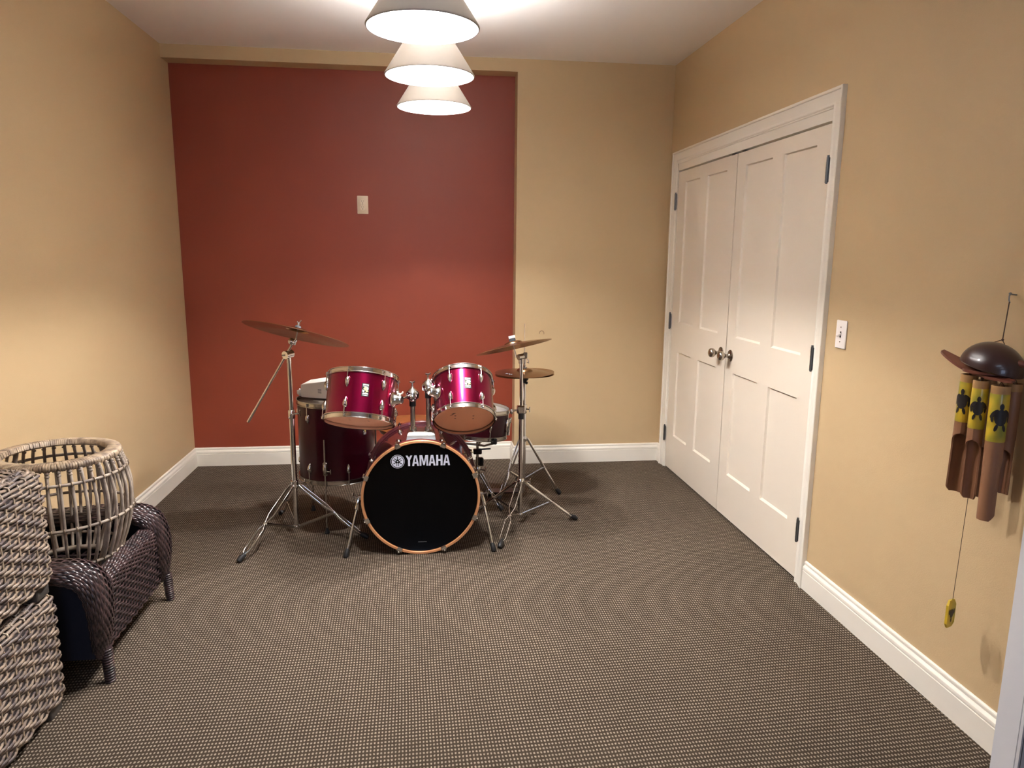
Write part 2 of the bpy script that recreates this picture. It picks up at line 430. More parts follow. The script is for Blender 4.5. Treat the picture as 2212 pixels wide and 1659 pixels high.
# baseboards
BP = [(0, 0), (.0155, 0), (.0155, .086), (.0125, .0875), (.0125, .0905), (.0155, .092), (.0158, .098), (.0145, .104), (.0115, .1085), (.0085, .1115),
      (.0065, .1145), (.0085, .1165), (.0088, .124), (.0075, .128), (.004, .131), (0, .131)]
BP = [(-a, b) for a, b in BP]
bpath = [(XL, YF, 0), (XL, YR, 0), (XN, YR, 0), (XN, YB, 0), (XR, YB, 0), (XR, 4.866, 0)]
struct(P('baseboard_left', sweep_mb(bpath, BP, (0, 0, 1), 0, 1), M['white'], ang=20), 'white moulded baseboard along left wall')
struct(P('baseboard_back', sweep_mb(bpath, BP, (0, 0, 1), 1, 5), M['white'], ang=20), 'white moulded baseboard stepping around the red recess')
struct(P('baseboard_right', sweep_mb([(XR, 2.864, 0), (XR, 1.70, 0)], BP, (0, 0, 1)), M['white'], ang=20), 'white moulded baseboard on right wall below the chime')

# casing of the double doors (profile: a = inwards towards opening is negative, b = out of wall)
CP = [(0, 0), (0, .020), (.002, .0225), (.010, .0225), (.013, .020), (.014, .016), (.022, .0165), (.036, .0135), (.048, .011), (.056, .0105), (.060, .012), (.066, .0135), (.070, .012), (.072, .0095), (.076, .009), (.079, .007), (.079, 0)]
yo0, yo1, zo = 2.861, 4.869, 2.166-.0
path = [(XR, yo1, 0), (XR, yo1, zo), (XR, yo0, zo), (XR, yo0, 0)]
# head casing is a little taller than the legs are wide
vs_c = sweep_mb(path, [(-a, b) for a, b in CP], (-1, 0, 0))
struct(P('trim_1', vs_c, M['white'], ang=20), 'white moulded casing around the double closet doors')
jamb = MB().box((XR-.004, yo0+.07, 0), (XR+.10, Y0+.002, 2.09)).box((XR-.004, Y1-.002, 0), (XR+.10, yo1-.07, 2.09)).box((XR-.004, yo0+.07, 2.041), (XR+.10, yo1-.07, 2.094))
jamb.box((XR+.034, Y0, 2.020), (XR+.05, Y1, 2.06))
struct(P('trim_2', jamb, M['white'], smooth=False), 'white door jamb and head stop')
# cased opening near the camera
oc = MB().box((XR-.062, 1.60, 0), (XR+.13, 1.696, 2.2)).box((XR-.062, .50, 0), (XR+.13, .58, 2.2)).box((XR-.062, .50, 2.12), (XR+.13, 1.696, 2.2))
oc.box((XR-.066, 1.615, 0), (XR-.06, 1.66, 2.19)).box((XR-.068, 1.60, 0), (XR-.06, 1.61, 2.19))
struct(P('trim_3', oc, M['white_daylit'], smooth=False), 'white casing of the opening at right edge of the view')

# doors
def door(name, y0, y1, pys, hinge_y, knob_y, label):
    t = bpy.data.objects.new(name, None); COL.objects.link(t); T = Matrix.Translation((XR+.006, (y0+y1)/2, .012)); t.matrix_world = T; WM[t.name] = T
    t['kind'] = 'structure'; t['label'] = label
    zt = 2.030; X0, X1 = XR-.003, XR+.032; zb = .012
    fr = MB()
    ys = [y0, pys[0][0], pys[0][1], pys[1][0], pys[1][1], y1]
    for a, b in ((0, 1), (2, 3), (4, 5)): fr.box((X0, ys[a], zb), (X1, ys[b], zt))
    for a, b in ((1, 2), (3, 4)):
        for z0, z1 in ((zb, .257), (.842, 1.04), (1.958, zt)): fr.box((X0, ys[a]-.0005, z0), (X1, ys[b]+.0005, z1))
    P('leaf_frame', fr, M['door'], t, True, smooth=False)
    for (a, b) in pys:
        for z0, z1 in ((.257, .842), (1.04, 1.958)):
            pm = MB(); e = .0045; d = .0105
            # recessed panel with a small sloped sticking all round
            o = [(X0+.0008, a, z0), (X0+.0008, b, z0), (X0+.0008, b, z1), (X0+.0008, a, z1)]
            i = [(X0+d, a+e, z0+e*2), (X0+d, b-e, z0+e*2), (X0+d, b-e, z1-e), (X0+d, a+e, z1-e)]
            pm.add(o+i, [(0, 1, 5, 4), (1, 2, 6, 5), (2, 3, 7, 6), (3, 0, 4, 7), (4, 5, 6, 7)])
            P('panel', pm, M['door'], t, True, smooth=False)
    for z in (.248, 1.041, 1.84):
        h = MB().cyl((X0-.013, hinge_y, z-.052), (X0-.013, hinge_y, z+.052), .0062, 10)
        h.cyl((X0-.013, hinge_y, z-.056), (X0-.013, hinge_y, z-.052), .0045, 8).cyl((X0-.013, hinge_y, z+.052), (X0-.013, hinge_y, z+.060), .005, 8)
        for k in (-.031, -.0105, .0105, .031): h.cyl((X0-.013, hinge_y, z+k-.0007), (X0-.013, hinge_y, z+k+.0007), .0068, 10)
        s = 1 if hinge_y < (y0+y1)/2 else -1
        h.box((X0-.011, hinge_y-.011, z-.05), (X0-.007, hinge_y+.012, z+.05))
        P('hinge', h, M['hinge'], t, True)
    k = MB().lathe([(0, 0), (.0335, 0), (.0335, .003), (.030, .006), (.021, .0085), (.0135, .013), (.0105, .02), (.0095, .028), (.0115, .034),
                    (.0185, .039), (.0245, .046), (.027, .054), (.0265, .062), (.0225, .069), (.014, .0735), (0, .075)], 28, mat_axis((X0, knob_y, .935), (-1, 0, 0)))
    P('knob', k, M['nickel'], t, True, label='round brushed nickel knob')
    c = MB().box((X0-.001, knob_y-.03, zt-.001), (X0+.02, knob_y+.01, zt+.007)); 
    P('ball_catch', c, M['hinge'], t, True, smooth=False)
    return t
door('door_1', 3.8645, 4.776, [(3.992, 4.272), (4.395, 4.643)], 4.786, 3.925, 'far leaf of the white four-panel double doors')
door('door_2', 2.942, 3.8555, [(3.053, 3.337), (3.455, 3.752)], 2.934, 3.795, 'near leaf of the white four-panel double doors')

# window behind the camera
win = bpy.data.objects.new('window_1', None); COL.objects.link(win); win.matrix_world = Matrix.Translation((.0, YF, .9)); WM[win.name] = win.matrix_world.copy(); win['kind'] = 'structure'
wf = MB()
for x in (-.75, 0., .75): wf.box((x-.04, YF, .9), (x+.04, YF+.05, 2.15))
for z in (.9, 2.15): wf.box((-.79, YF, z-.04), (.79, YF+.05, z+.04))
P('window_frame', wf, M['white'], win, True, smooth=False)
for x0 in (-.71, .04): P('pane', MB().box((x0, YF+.005, .94), (x0+.67, YF+.012, 2.11)), M['pane'], win, True, smooth=False)

# ------------------------------------------------------------------ outlet, switch, small wire ring
t = thing('electrical_outlet', (-.4015, YR, 1.803), 'white duplex outlet high on the red wall', 'outlet')
P('cover_plate', MB().cbox((0, -.0035, 0), (.073, .007, .120), .0028), M['ivory'], t)
for s in (1, -1):
    f = MB().cyl((0, -.0066, .0195*s), (0, -.0082, .0195*s), .0168, 24)
    r = P('receptacle', f, M['ivory'], t)
    g = MB().box((-.0075, -.0086, .0195*s+.001), (-.0055, -.0078, .0195*s+.0105)).box((.0055, -.0086, .0195*s+.002), (.0072, -.0078, .0195*s+.0098))
    g.cyl((0, -.0078, .0195*s-.0075), (0, -.0087, .0195*s-.0075), .0028, 12)
    P('slots', g, M['slot'], r, smooth=False)
P('screw', MB().cyl((0, -.0068, 0), (0, -.0078, 0), .0028, 12), M['nickel'], t)

t = thing('light_switch', (XR, 2.7445, 1.169), 'white toggle light switch right of the double doors', 'switch')
P('cover_plate', MB().cbox((-.0035, 0, 0), (.007, .072, .116), .0028), M['plate'], t)
tg = MB().cbox((0, 0, 0), (.020, .0085, .0095), .0015, Matrix.Translation((-.014, 0, -.002)) @ Matrix.Rotation(math.radians(-32), 4, 'Y'))
P('toggle', tg, M['plate'], t)
P('toggle_slot', MB().box((-.0074, -.0052, -.0125), (-.0066, .0052, .0125)), M['slot'], t, smooth=False)
for z in (.030, -.030): P('screw', MB().cyl((-.0066, 0, z), (-.0078, 0, z), .0026, 12), M['nickel'], t)

hk = MB().tube([(.817+.0165*cos(a), YB-.012, .942+.0165*sin(a)) for a in [math.radians(d) for d in range(-20, 201, 12)]], .0020, 6)  # thin open ring with a short stem into the wall
hk.cyl((.8335, YB-.012, .936), (.8335, YB, .936), .0013, 6)
o = P('wall_ring', hk, M['tan_metal']); tag(o, 'tiny curved wire ring on tan wall above the hi-hat', 'hook')

# ------------------------------------------------------------------ pendant lamps
ZS = 2.172
def pendant():
    t = thing('pendant_lamp', (0, 0, ZS), 'x', 'lamp', 'row of three white cone pendants')
    prof = []
    R0, R1, hh = .177, .060, .185
    sh = P('shade', MB().lathe([(R0+.0005, -.0005), (R0+.0015, .003), (R1+.001, hh), (R1-.0003, hh), (R0-.0005, .003), (R0-.0004, 0)], 96, closed=True), M['shade_out'], t, ang=50)
    P('shade_liner', MB().lathe([(R0+.0002, -.0015), (R0-.0008, .003), (R1-.0006, hh-.001), (R1-.0020, hh-.001), (R0-.0035, .003), (R0-.0030, -.0015)], 96, closed=True), M['shade'], sh, ang=50)
    P('added_uplight_disc', MB().lathe([(.018, hh-.004), (.0575, hh-.004), (.0575, hh-.006), (.018, hh-.006)], 40, closed=True), M['uplight_disc'], t)
    P('socket', MB().lathe([(0, .140), (.017, .140), (.019, .150), (.019, hh+.004), (.008, hh+.03), (0, hh+.03)], 24), M['plate'], t)
    P('bulb', MB().ball((0, 0, .112), .018, 24, 16), M['bulb'], t)
    P('cord', MB().cyl((0, 0, hh+.025), (0, 0, H-ZS-.02), .003, 8), M['pot'], t)
    P('canopy', MB().lathe([(0, H-ZS-.028), (.012, H-ZS-.028), (.055, H-ZS-.016), (.060, H-ZS-.002), (.060, H-ZS)], 32), M['plate'], t)
    return t
p0 = pendant(); p0.matrix_world = Matrix.Translation((.008, 2.42, ZS)); p0['label'] = 'nearest and largest of the three white cone pendants'
dup(p0, Matrix.Translation((.035, 3.035, ZS)), 'middle one of the three white cone pendants')
dup(p0, Matrix.Translation((.062, 3.65, ZS)), 'farthest white cone pendant, in front of the red wall')

# fill panels added on the unseen ceiling behind the camera
d0 = thing('added_fill_panel', (0, -.55, H), 'added fill panel on the ceiling just behind the camera', 'lamp', 'added fill panels behind the camera')
P('panel_frame', MB().box((-.66, -.36, -.03), (.66, -.30, 0)).box((-.66, .30, -.03), (.66, .36, 0)).box((-.66, -.30, -.03), (-.60, .30, 0)).box((.60, -.30, -.03), (.66, .30, 0)), M['plate'], d0, smooth=False)
P('diffuser', MB().box((-.60, -.30, -.022), (.60, .30, -.014)), M['down'], d0, smooth=False)
dup(d0, Matrix.Translation((0, -2.1, H)), 'added fill panel on the ceiling nearest the window')

# ------------------------------------------------------------------ wicker ottomans (two, stacked)
def strand_ring(mb, pos, nrm, nst, row, amp, wd, th, step=4, lag=0.):
    pts = []; ups = []; n = nst*step
    for i in range(n):
        u = i/n; s_ = u*nst
        p = pos(u); nn = nrm(u)
        pts.append(p+nn*(amp*sin(PI*(s_+row*2/3.))+random.uniform(-.0006, .0006))+Vector((0, 0, random.uniform(-.0006, .0006)))); ups.append(nn)
    mb.tube(pts, 1, 6, closed=True, flat=(wd, th), up=ups)
def rrect(cx, cy, hx, hy, r):
    # perimeter sampler of a rounded rectangle -> pos(u), nrm(u)
    segs = [('l', (cx+hx, cy-hy+r), (cx+hx, cy+hy-r)), ('a', (cx+hx-r, cy+hy-r), 0), ('l', (cx+hx-r, cy+hy), (cx-hx+r, cy+hy)), ('a', (cx-hx+r, cy+hy-r), PI/2),
            ('l', (cx-hx, cy+hy-r), (cx-hx, cy-hy+r)), ('a', (cx-hx+r, cy-hy+r), PI), ('l', (cx-hx+r, cy-hy), (cx+hx-r, cy-hy)), ('a', (cx+hx-r, cy-hy+r), 1.5*PI)]
    L = [math.dist(s[1], s[2]) if s[0] == 'l' else r*PI/2 for s in segs]; tot = sum(L)
    def f(u):
        d = (u % 1)*tot
        for s, l in zip(segs, L):
            if d <= l:
                k = d/l
                if s[0] == 'l':
                    x = s[1][0]+(s[2][0]-s[1][0])*k; y = s[1][1]+(s[2][1]-s[1][1])*k
                    dx = (s[2][0]-s[1][0])/l; dy = (s[2][1]-s[1][1])/l
                    return Vector((x, y, 0)), Vector((dy, -dx, 0))
                a = s[2]+k*PI/2
                return Vector((s[1][0]+r*cos(a), s[1][1]+r*sin(a), 0)), Vector((cos(a), sin(a), 0))
            d -= l
        return f(0)
    return f, tot
OX0, OX1, OY0, OY1 = -1.590, -1.172, 1.66, 2.325
def ottoman():
    t = thing('wicker_ottoman', ((OX0+OX1)/2, (OY0+OY1)/2, 0), 'x', 'ottoman', 'two stacked taupe wicker ottomans')
    hx, hy = (OX1-OX0)/2, (OY1-OY0)/2; z0, z1 = .040, .406; rr = .045
    # core with rolled top edge
    core = MB(); f, tot = rrect(0, 0, hx-.012, hy-.012, .03)
    lv = [(0, z0+.01), (0, z1-rr)]+[(rr*(1-cos(a)), z1-rr+rr*sin(a)-.01*sin(a)) for a in (.4, .8, 1.2, PI/2)]
    n = 48; vs = []
    for ins, z in lv:
        g, _ = rrect(0, 0, hx-.014-ins, hy-.014-ins, max(.008, .03-ins*.5))
        for i in range(n): p = g(i/n)[0]; vs.append((p.x, p.y, z))
    fs = []
    for k in range(len(lv)-1):
        for i in range(n): j = (i+1) % n; fs.append((k*n+i, k*n+j, (k+1)*n+j, (k+1)*n+i))
    fs.append(tuple(range(n))[::-1]); fs.append(tuple((len(lv)-1)*n+i for i in range(n)))
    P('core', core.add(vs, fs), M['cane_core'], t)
    # side weave: rings of cane over and under upright stakes
    mb = MB(); nst = 46; row = 0; z = z0+.008
    while z < z1-rr+.004:
        def pos(u, z=z): p = f(u)[0]; return Vector((p.x, p.y, z))
        strand_ring(mb, pos, lambda u: f(u)[1], nst, row, .0046, .0056, .0038, 6)
        row += 1; z += .0134
    for a in (.2, .5, .8, 1.1, 1.4):
        ins = rr*(1-cos(a)); zz = z1-rr+rr*sin(a)
        g, _ = rrect(0, 0, hx-.012-ins, hy-.012-ins, max(.01, .03-ins*.4))
        def pos(u, g=g, zz=zz): p = g(u)[0]; return Vector((p.x, p.y, zz))
        def nr(u, g=g, a=a): q = g(u)[1]; return (q*cos(a)+Vector((0, 0, sin(a)))).normalized()
        strand_ring(mb, pos, nr, nst, row, .0050, .0056, .0040, 5); row += 1
    P('side_weave', mb, M['cane'], t, kind='stuff')
    # stakes
    st = MB()
    for i in range(nst):
        p, q = f((i+.0)/nst)
        st.tube([p+Vector((0, 0, z0+.005)), p+Vector((0, 0, z1-rr)), p-q*.012+Vector((0, 0, z1-.012)), p-q*.04+Vector((0, 0, z1-.004))], .0036, 5)
    P('stakes', st, M['cane_wrap'], t, kind='stuff')
    # top: plaited border and woven field
    tp = MB(); row = 0; y = -hy+.055
    while y < hy-.05:
        m_ = 28; pts = []
        for i in range(m_*3+1):
            s_ = i/3; x = -hx+.05+(2*hx-.10)*i/(m_*3)
            pts.append((x, y, z1-.003+.0038*sin(PI*(s_*.5+row))))
        tp.tube(pts, 1, 5, flat=(.0058, .003), up=Vector((0, 0, 1)))
        y += .0135; row += 1
    P('top_weave', tp, M['cane'], t, kind='stuff')
    bd = MB(); g, L = rrect(0, 0, hx-.052, hy-.052, .02); nb = 120
    for i in range(nb):
        for s in (-1, 1):
            p, q = g((i+.25*s)/nb); tn = Vector((-q.y, q.x, 0))*s*.010
            bd.tube([p-q*.010-tn+Vector((0, 0, z1-.004)), p+Vector((0, 0, z1+.004+.001*s)), p+q*.012+tn+Vector((0, 0, z1-.006))], .0028, 5)
    P('plaited_border', bd, M['cane'], t, kind='stuff')
    for sx in (-1, 1):
        for sy in (-1, 1):
            P('foot', MB().cbox((sx*(hx-.045), sy*(hy-.07), .021), (.05, .07, .042), .003), M['foot_grey'], t)
    return t
ot = ottoman(); ot['label'] = 'lower of the two stacked taupe wicker ottomans, on the carpet'
dup(ot, Matrix.Translation(((OX0+OX1)/2, (OY0+OY1)/2, .406)), 'upper taupe wicker ottoman, resting on top of the other')

# ------------------------------------------------------------------ dark wicker armchair
t = thing('wicker_armchair', (-1.33, 2.72, 0), 'low dark brown wicker armchair with rolled arms against left wall', 'chair')
YA, YB2 = 2.345, 3.075            # outer sides
# seat front rail (face bulges forward) with fine weave
def railp(v):                      # v 0..1 from the bottom of the front face to the back of its top
    pts = [(-1.118, .095), (-1.106, .20), (-1.098, .30), (-1.100, .345), (-1.116, .368), (-1.150, .371)]
    s = v*(len(pts)-1); i = min(int(s), len(pts)-2); k = s-i
    a, b = pts[i], pts[i+1]; d = Vector((b[0]-a[0], 0, b[1]-a[1])).normalized()
    return Vector((a[0]+(b[0]-a[0])*k, 0, a[1]+(b[1]-a[1])*k)), Vector((d.z, 0, -d.x))
ya, yb = 2.43, 2.985
core = MB(); vs = []
lv = [railp(i/12) for i in range(13)]
for y in (ya, yb):
    for p, q in lv: vs.append((p.x-q.x*.008, y, p.z-q.z*.008))
    vs.append((-1.165, y, .36)); vs.append((-1.165, y, .10))
n = 15
core.add(vs, [(i, (i+1) % n, n+(i+1) % n, n+i) for i in range(n)]+[tuple(range(n)), tuple(range(n, 2*n))[::-1]])
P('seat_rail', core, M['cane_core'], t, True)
mb = MB(); nst = 20; rows = 31
for r in range(rows):
    p, q = railp((r+.4)/rows); pts = []; m_ = nst*4
    for i in range(m_+1):
        y = ya+(yb-ya)*i/m_
        pts.append(p+q*(.0036*sin(PI*(i/4+r))+.0)+Vector((0, y, random.uniform(-.0004, .0004))))
    mb.tube(pts, 1, 5, flat=(.0048, .0028), up=q)
P('seat_rail_weave', mb, M['cane_dk'], t, True, kind='stuff')
# seat deck: open slats of cane
dk = MB()
for i in range(20):
    x = -1.145-.39*i/19
    dk.tube([(x, ya, .30), (x+.004, (ya+yb)/2, .286), (x, yb, .30)], .0055, 6)
for i in range(9):
    y = ya+.03+(yb-ya-.06)*i/8
    dk.tube([(-1.14, y, .306), (-1.53, y, .300)], 1, 6, flat=(.010, .003), up=Vector((0, 0, 1)))
P('seat_deck', dk, M['cane_dk2'], t, True, kind='stuff')
P('seat_underside', MB().box((-1.56, ya, .255), (-1.14, yb, .262)), M['navy'], t, True, smooth=False)
# low back between the arms
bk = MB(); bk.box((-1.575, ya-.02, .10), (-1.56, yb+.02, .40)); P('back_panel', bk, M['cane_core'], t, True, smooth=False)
bw_ = MB()
for r in range(26):
    z = .11+r*.0125
    bw_.tube([(-1.553+.003*sin(PI*(i/3+r)), ya-.02+(yb-ya+.04)*i/48, z) for i in range(49)], 1, 5, flat=(.0058, .003), up=Vector((1, 0, 0)))
P('back_weave', bw_, M['cane_dk2'], t, True, kind='stuff')
P('back_roll', MB().tube([(-1.565, ya-.04, .42), (-1.565, yb+.04, .42)], .022, 10), M['cane_dk2'], t, True)
# arms: wide rolled bands running forward and down into the legs
def arm(yc):
    path = [(-1.575, .412), (-1.45, .420), (-1.32, .426), (-1.22, .427), (-1.165, .418), (-1.126, .392), (-1.106, .345), (-1.098, .285), (-1.099, .225), (-1.103, .170), (-1.108, .125), (-1.112, .095)]
    wid = [.060, .064, .068, .071, .073, .074, .072, .068, .060, .048, .034, .022]
    off = [0, 0, 0, 0, 0, .004, .012, .024, .036, .046, .054, .058]; sgn_ = 1 if yc > 2.7 else .35
    def at(s):
        s = min(max(s, 0), len(path)-1.0001); i = int(s); k = s-i
        a, b = path[i], path[i+1]
        a0 = path[max(i-1, 0)]; b1 = path[min(i+2, len(path)-1)]
        # Catmull-Rom
        def cr(p0, p1, p2, p3, q): return .5*((2*p1)+(-p0+p2)*q+(2*p0-5*p1+4*p2-p3)*q*q+(-p0+3*p1-3*p2+p3)*q**3)
        x = cr(a0[0], a[0], b[0], b1[0], k); z = cr(a0[1], a[1], b[1], b1[1], k)
        return Vector((x, yc+sgn_*(off[i]+(off[i+1]-off[i])*k), z)), wid[i]+(wid[i+1]-wid[i])*k
    def fr(s):
        p, w_ = at(s); q = (at(s+.05)[0]-at(s-.05)[0]).normalized(); nn = Vector((-q.z, 0, q.x))
        return p, w_, q, nn
    def sect(s, a):           # a from 0 to PI across the band, rolled over both edges
        p, w_, q, nn = fr(s)
        c = cos(a); h = .040*(w_/.085)
        return p+Vector((0, 1, 0))*w_*c+nn*(h*sin(a)**.8*1.0-.012)
    core = MB(); vs = []; ns = 44; na = 12
    for i in range(ns+1):
        s = (len(path)-1)*i/ns
        p, w_, q, nn = fr(s)
        for k in range(na+1): vs.append(sect(s, PI*k/na)-nn*.004)
        vs.append(p+Vector((0, -w_*.82, 0))-nn*.024); vs.append(p+Vector((0, w_*.82, 0))-nn*.024)
    m_ = na+3; fs = []
    for i in range(ns):
        for k in range(m_): fs.append((i*m_+k, i*m_+(k+1) % m_, (i+1)*m_+(k+1) % m_, (i+1)*m_+k))
    fs.append(tuple(range(m_))); fs.append(tuple(ns*m_+k for k in range(m_))[::-1])
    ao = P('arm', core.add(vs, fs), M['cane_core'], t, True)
    wv = MB(); lines = 17
    for r in range(lines):
        a = PI*(r+.5)/lines; pts = []; ups = []
        for i in range(97):
            s = (len(path)-1)*i/96
            p, w_, q, nn = fr(s); pt = sect(s, a)
            un = (Vector((0, 1, 0))*cos(a)+nn*sin(a)).normalized()
            pts.append(pt+un*(.0030*sin(PI*(i/3+r))+.001)); ups.append(un)
        wv.tube(pts, 1, 5, flat=(.0052, .0034), up=ups)
    for r in range(5):        # strands along the inner hem of the band
        for sgn in (-1, 1):
            pts = []
            for i in range(61):
                s = (len(path)-1)*i/60; p, w_, q, nn = fr(s)
                pts.append(p+Vector((0, sgn*w_*(.98-.04*r), 0))-nn*(.010+.0045*r)+nn*.0015*sin(PI*(i/2+r)))
            wv.tube(pts, .0034, 5)
    w2 = P('arm_weave', wv, M['cane_dk'], ao, True, kind='stuff'); return ao
arm(2.415); arm(2.975)
for yc, s in ((2.415, -1), (2.975, 1)):
    y = 2.436 if s < 0 else 3.034
    P('side_panel', MB().box((-1.56, yc-.010, .10), (-1.130, yc+.000, .405)), M['navy'], t, True, smooth=False)
    L0, L1 = Vector((-1.106, y, .125)), Vector((-1.100, y+s*.004, 0))
    lg = P('leg', MB().tube([L0, L1], [.0165, .0135], 12), M['cane_dk2'], t, True)
    wr = MB()
    for k in range(13):
        c = L1.lerp(L0, (k+.4)/13.)
        wr.lathe([(.0150+.0024*(k/12.)+.0036*cos(a), .0042*sin(a)) for a in [2*PI*j/6 for j in range(6)]], 14, Matrix.Translation(c), closed=True)
    P('leg_wrap', wr, M['cane_dk'], lg, True, kind='stuff')
    P('rear_leg', MB().tube([(-1.545, y, .30), (-1.555, y, 0)], [.0165, .0135], 12), M['cane_dk2'], t, True)

# ------------------------------------------------------------------ rattan barrel lantern on the chair seat
BX, BY, BZ = -1.345, 2.722, .309
t = thing('rattan_barrel', (BX, BY, BZ), 'open grey rattan barrel basket standing on the dark wicker armchair', 'basket')
prof = [(0, .160), (.06, .190), (.14, .220), (.22, .236), (.30, .238), (.37, .226), (.43, .207)]   # z, r
def br(z):
    for i in range(len(prof)-1):
        a, b = prof[i], prof[i+1]
        if a[0] <= z <= b[0]:
            k = (z-a[0])/(b[0]-a[0]); k2 = k*k*(3-2*k)
            return a[1]+(b[1]-a[1])*(k*.6+k2*.4)
    return prof[-1][1] if z > .2 else prof[0][1]
zs = [0, .03, .07, .11, .15, .19, .23, .27, .31, .35, .39, .425]
NR = 40
base = MB().tube([(br(z), 0, z) for z in zs], .0058, 8)
me = base.mesh('rod', M['cane_lt'], True, 60)
for i in range(NR):
    a = 2*PI*i/NR
    o = obj_of(me, 'rod', t, Matrix.Rotation(a+random.uniform(-.012, .012), 4, 'Z') @ Matrix.Diagonal((random.uniform(.985, 1.01), 1, 1, 1)))
def ring(z, r, th, name, m, seg=80):
    return P(name, MB().tube([(r*cos(2*PI*i/seg), r*sin(2*PI*i/seg), z) for i in range(seg)], th, 8, closed=True), m, t)
for z in (.375, .215, .060): ring(z, br(z)+.0005, .0056, 'tie_ring', M['cane_lt'])
ring(.008, .160, .010, 'base_ring', M['cane_lt'])
kn = MB()
for z in (.375, .215, .060):
    for i in range(NR):
        a = 2*PI*i/NR; r = br(z)+.003
        kn.tube([((r+.006*cos(g))*cos(a), (r+.006*cos(g))*sin(a), z+.009*sin(g)) for g in [2*PI*k/6 for k in range(6)]], .0022, 4, closed=True)
P('bindings', kn, M['cane_wrap'], t, kind='stuff')
cuffs = MB()
for i in range(NR):
    a = 2*PI*i/NR
    for z in (.408, .418): cuffs.lathe([(.0066+.0022*cos(g), .003*sin(g)) for g in [2*PI*k/5 for k in range(5)]], 8, Matrix.Translation((br(z)*cos(a), br(z)*sin(a), z)), closed=True)
P('rod_cuffs', cuffs, M['cane_lt'], t, kind='stuff')
rm = P('rim', MB().lathe([(.170, .424), (.208, .424), (.213, .432), (.208, .441), (.172, .446), (.166, .436)], 96, closed=True), M['cane_wrap'], t)
wr = MB(); NW = 150
for i in range(NW):
    a = 2*PI*i/NW; da = random.uniform(-.03, .03)
    pr = [(.164, .430), (.168, .447), (.190, .4475), (.211, .443), (.2155, .432), (.209, .422)]
    pts = [(r*cos(a+da*(k/5-.5)), r*sin(a+da*(k/5-.5)), z) for k, (r, z) in enumerate(pr)]
    wr.tube(pts, 1, 5, flat=(.0042, .0016), up=[Vector((cos(a)*(k-2.2)/3, sin(a)*(k-2.2)/3, 1.2-.3*k)) for k in range(6)])
P('rim_wrap', wr, M['cane_wrap'], rm, kind='stuff')
for i in range(4):
    a = PI/4+i*PI/2+.35; r0 = .014
    po = P('post', MB().tube([((br(z)-r0)*cos(a), (br(z)-r0)*sin(a), z) for z in zs], .0085, 10), M['cane_lt'], t)

# ------------------------------------------------------------------ drum kit
def pol(r, a, z): return Vector((r*cos(a), r*sin(a), z))
def hoop_prof(R, z, s):       # triple-flanged chrome hoop; s=+1 for the top end, -1 for the bottom end
    return [(R+.001, z-s*.0065), (R+.0078, z-s*.006), (R+.0078, z-s*.0035), (R+.003, z), (R+.0028, z+s*.015), (R+.0062, z+s*.0175),
            (R+.0060, z+s*.0198), (R+.0008, z+s*.0182), (R+.0004, z+s*.001)]
def lug(t, R, a, z, s, m=None):   # tapered lug near an end, s=+1 top (rod rises), -1 bottom
    T = Matrix.Rotation(a, 4, 'Z')
    mb = MB()
    sec = [(0, .0090, .006), (.006, .0118, .0150), (.018, .0120, .0180), (.030, .0100, .0155), (.042, .0058, .0095), (.049, .0018, .003)]
    vs = []; n = 10
    for dz, hw_, dp in sec:
        for k in range(n+1):
            g = PI*k/n; vs.append((R-.001+dp*sin(g)**.8, hw_*cos(g), z-s*dz))
    fs = []
    for i in range(len(sec)-1):
        for k in range(n): fs.append((i*(n+1)+k, i*(n+1)+k+1, (i+1)*(n+1)+k+1, (i+1)*(n+1)+k))
    fs.append(tuple(range(n+1))); fs.append(tuple((len(sec)-1)*(n+1)+k for k in range(n+1))[::-1])
    mb.add(vs, fs, T)
    return P('lug', mb, M['chrome'], t)
def rod_(t, R, a, z, zh, s):
    mb = MB(); T = Matrix.Rotation(a, 4, 'Z')
    mb.cyl(T @ Vector((R+.0085, 0, z-s*.004)), T @ Vector((R+.0085, 0, zh+s*.010)), .0026, 8)
    mb.cyl(T @ Vector((R+.0085, 0, zh+s*.004)), T @ Vector((R+.0085, 0, zh+s*.014)), .0048, 8)
    mb.add([T @ Vector(p) for p in [(R+.003, -.010, zh+s*.003), (R+.015, -.005, zh+s*.003), (R+.015, .005, zh+s*.003), (R+.003, .010, zh+s*.003),
            (R+.003, -.010, zh+s*.0055), (R+.015, -.005, zh+s*.0055), (R+.015, .005, zh+s*.0055), (R+.003, .010, zh+s*.0055)]],
           [(0,1,2,3),(4,5,6,7),(0,1,5,4),(1,2,6,5),(2,3,7,6),(3,0,4,7)])
    return P('tension_rod', mb, M['chrome'], t)
def cyl_patch(R, a0, a1, z0, z1, n=8):
    mb = MB(); vs = []
    for i in range(n+1):
        a = a0+(a1-a0)*i/n
        vs += [pol(R, a, z0), pol(R, a, z1)]
    return mb.add(vs, [(2*i, 2*i+2, 2*i+3, 2*i+1) for i in range(n)])
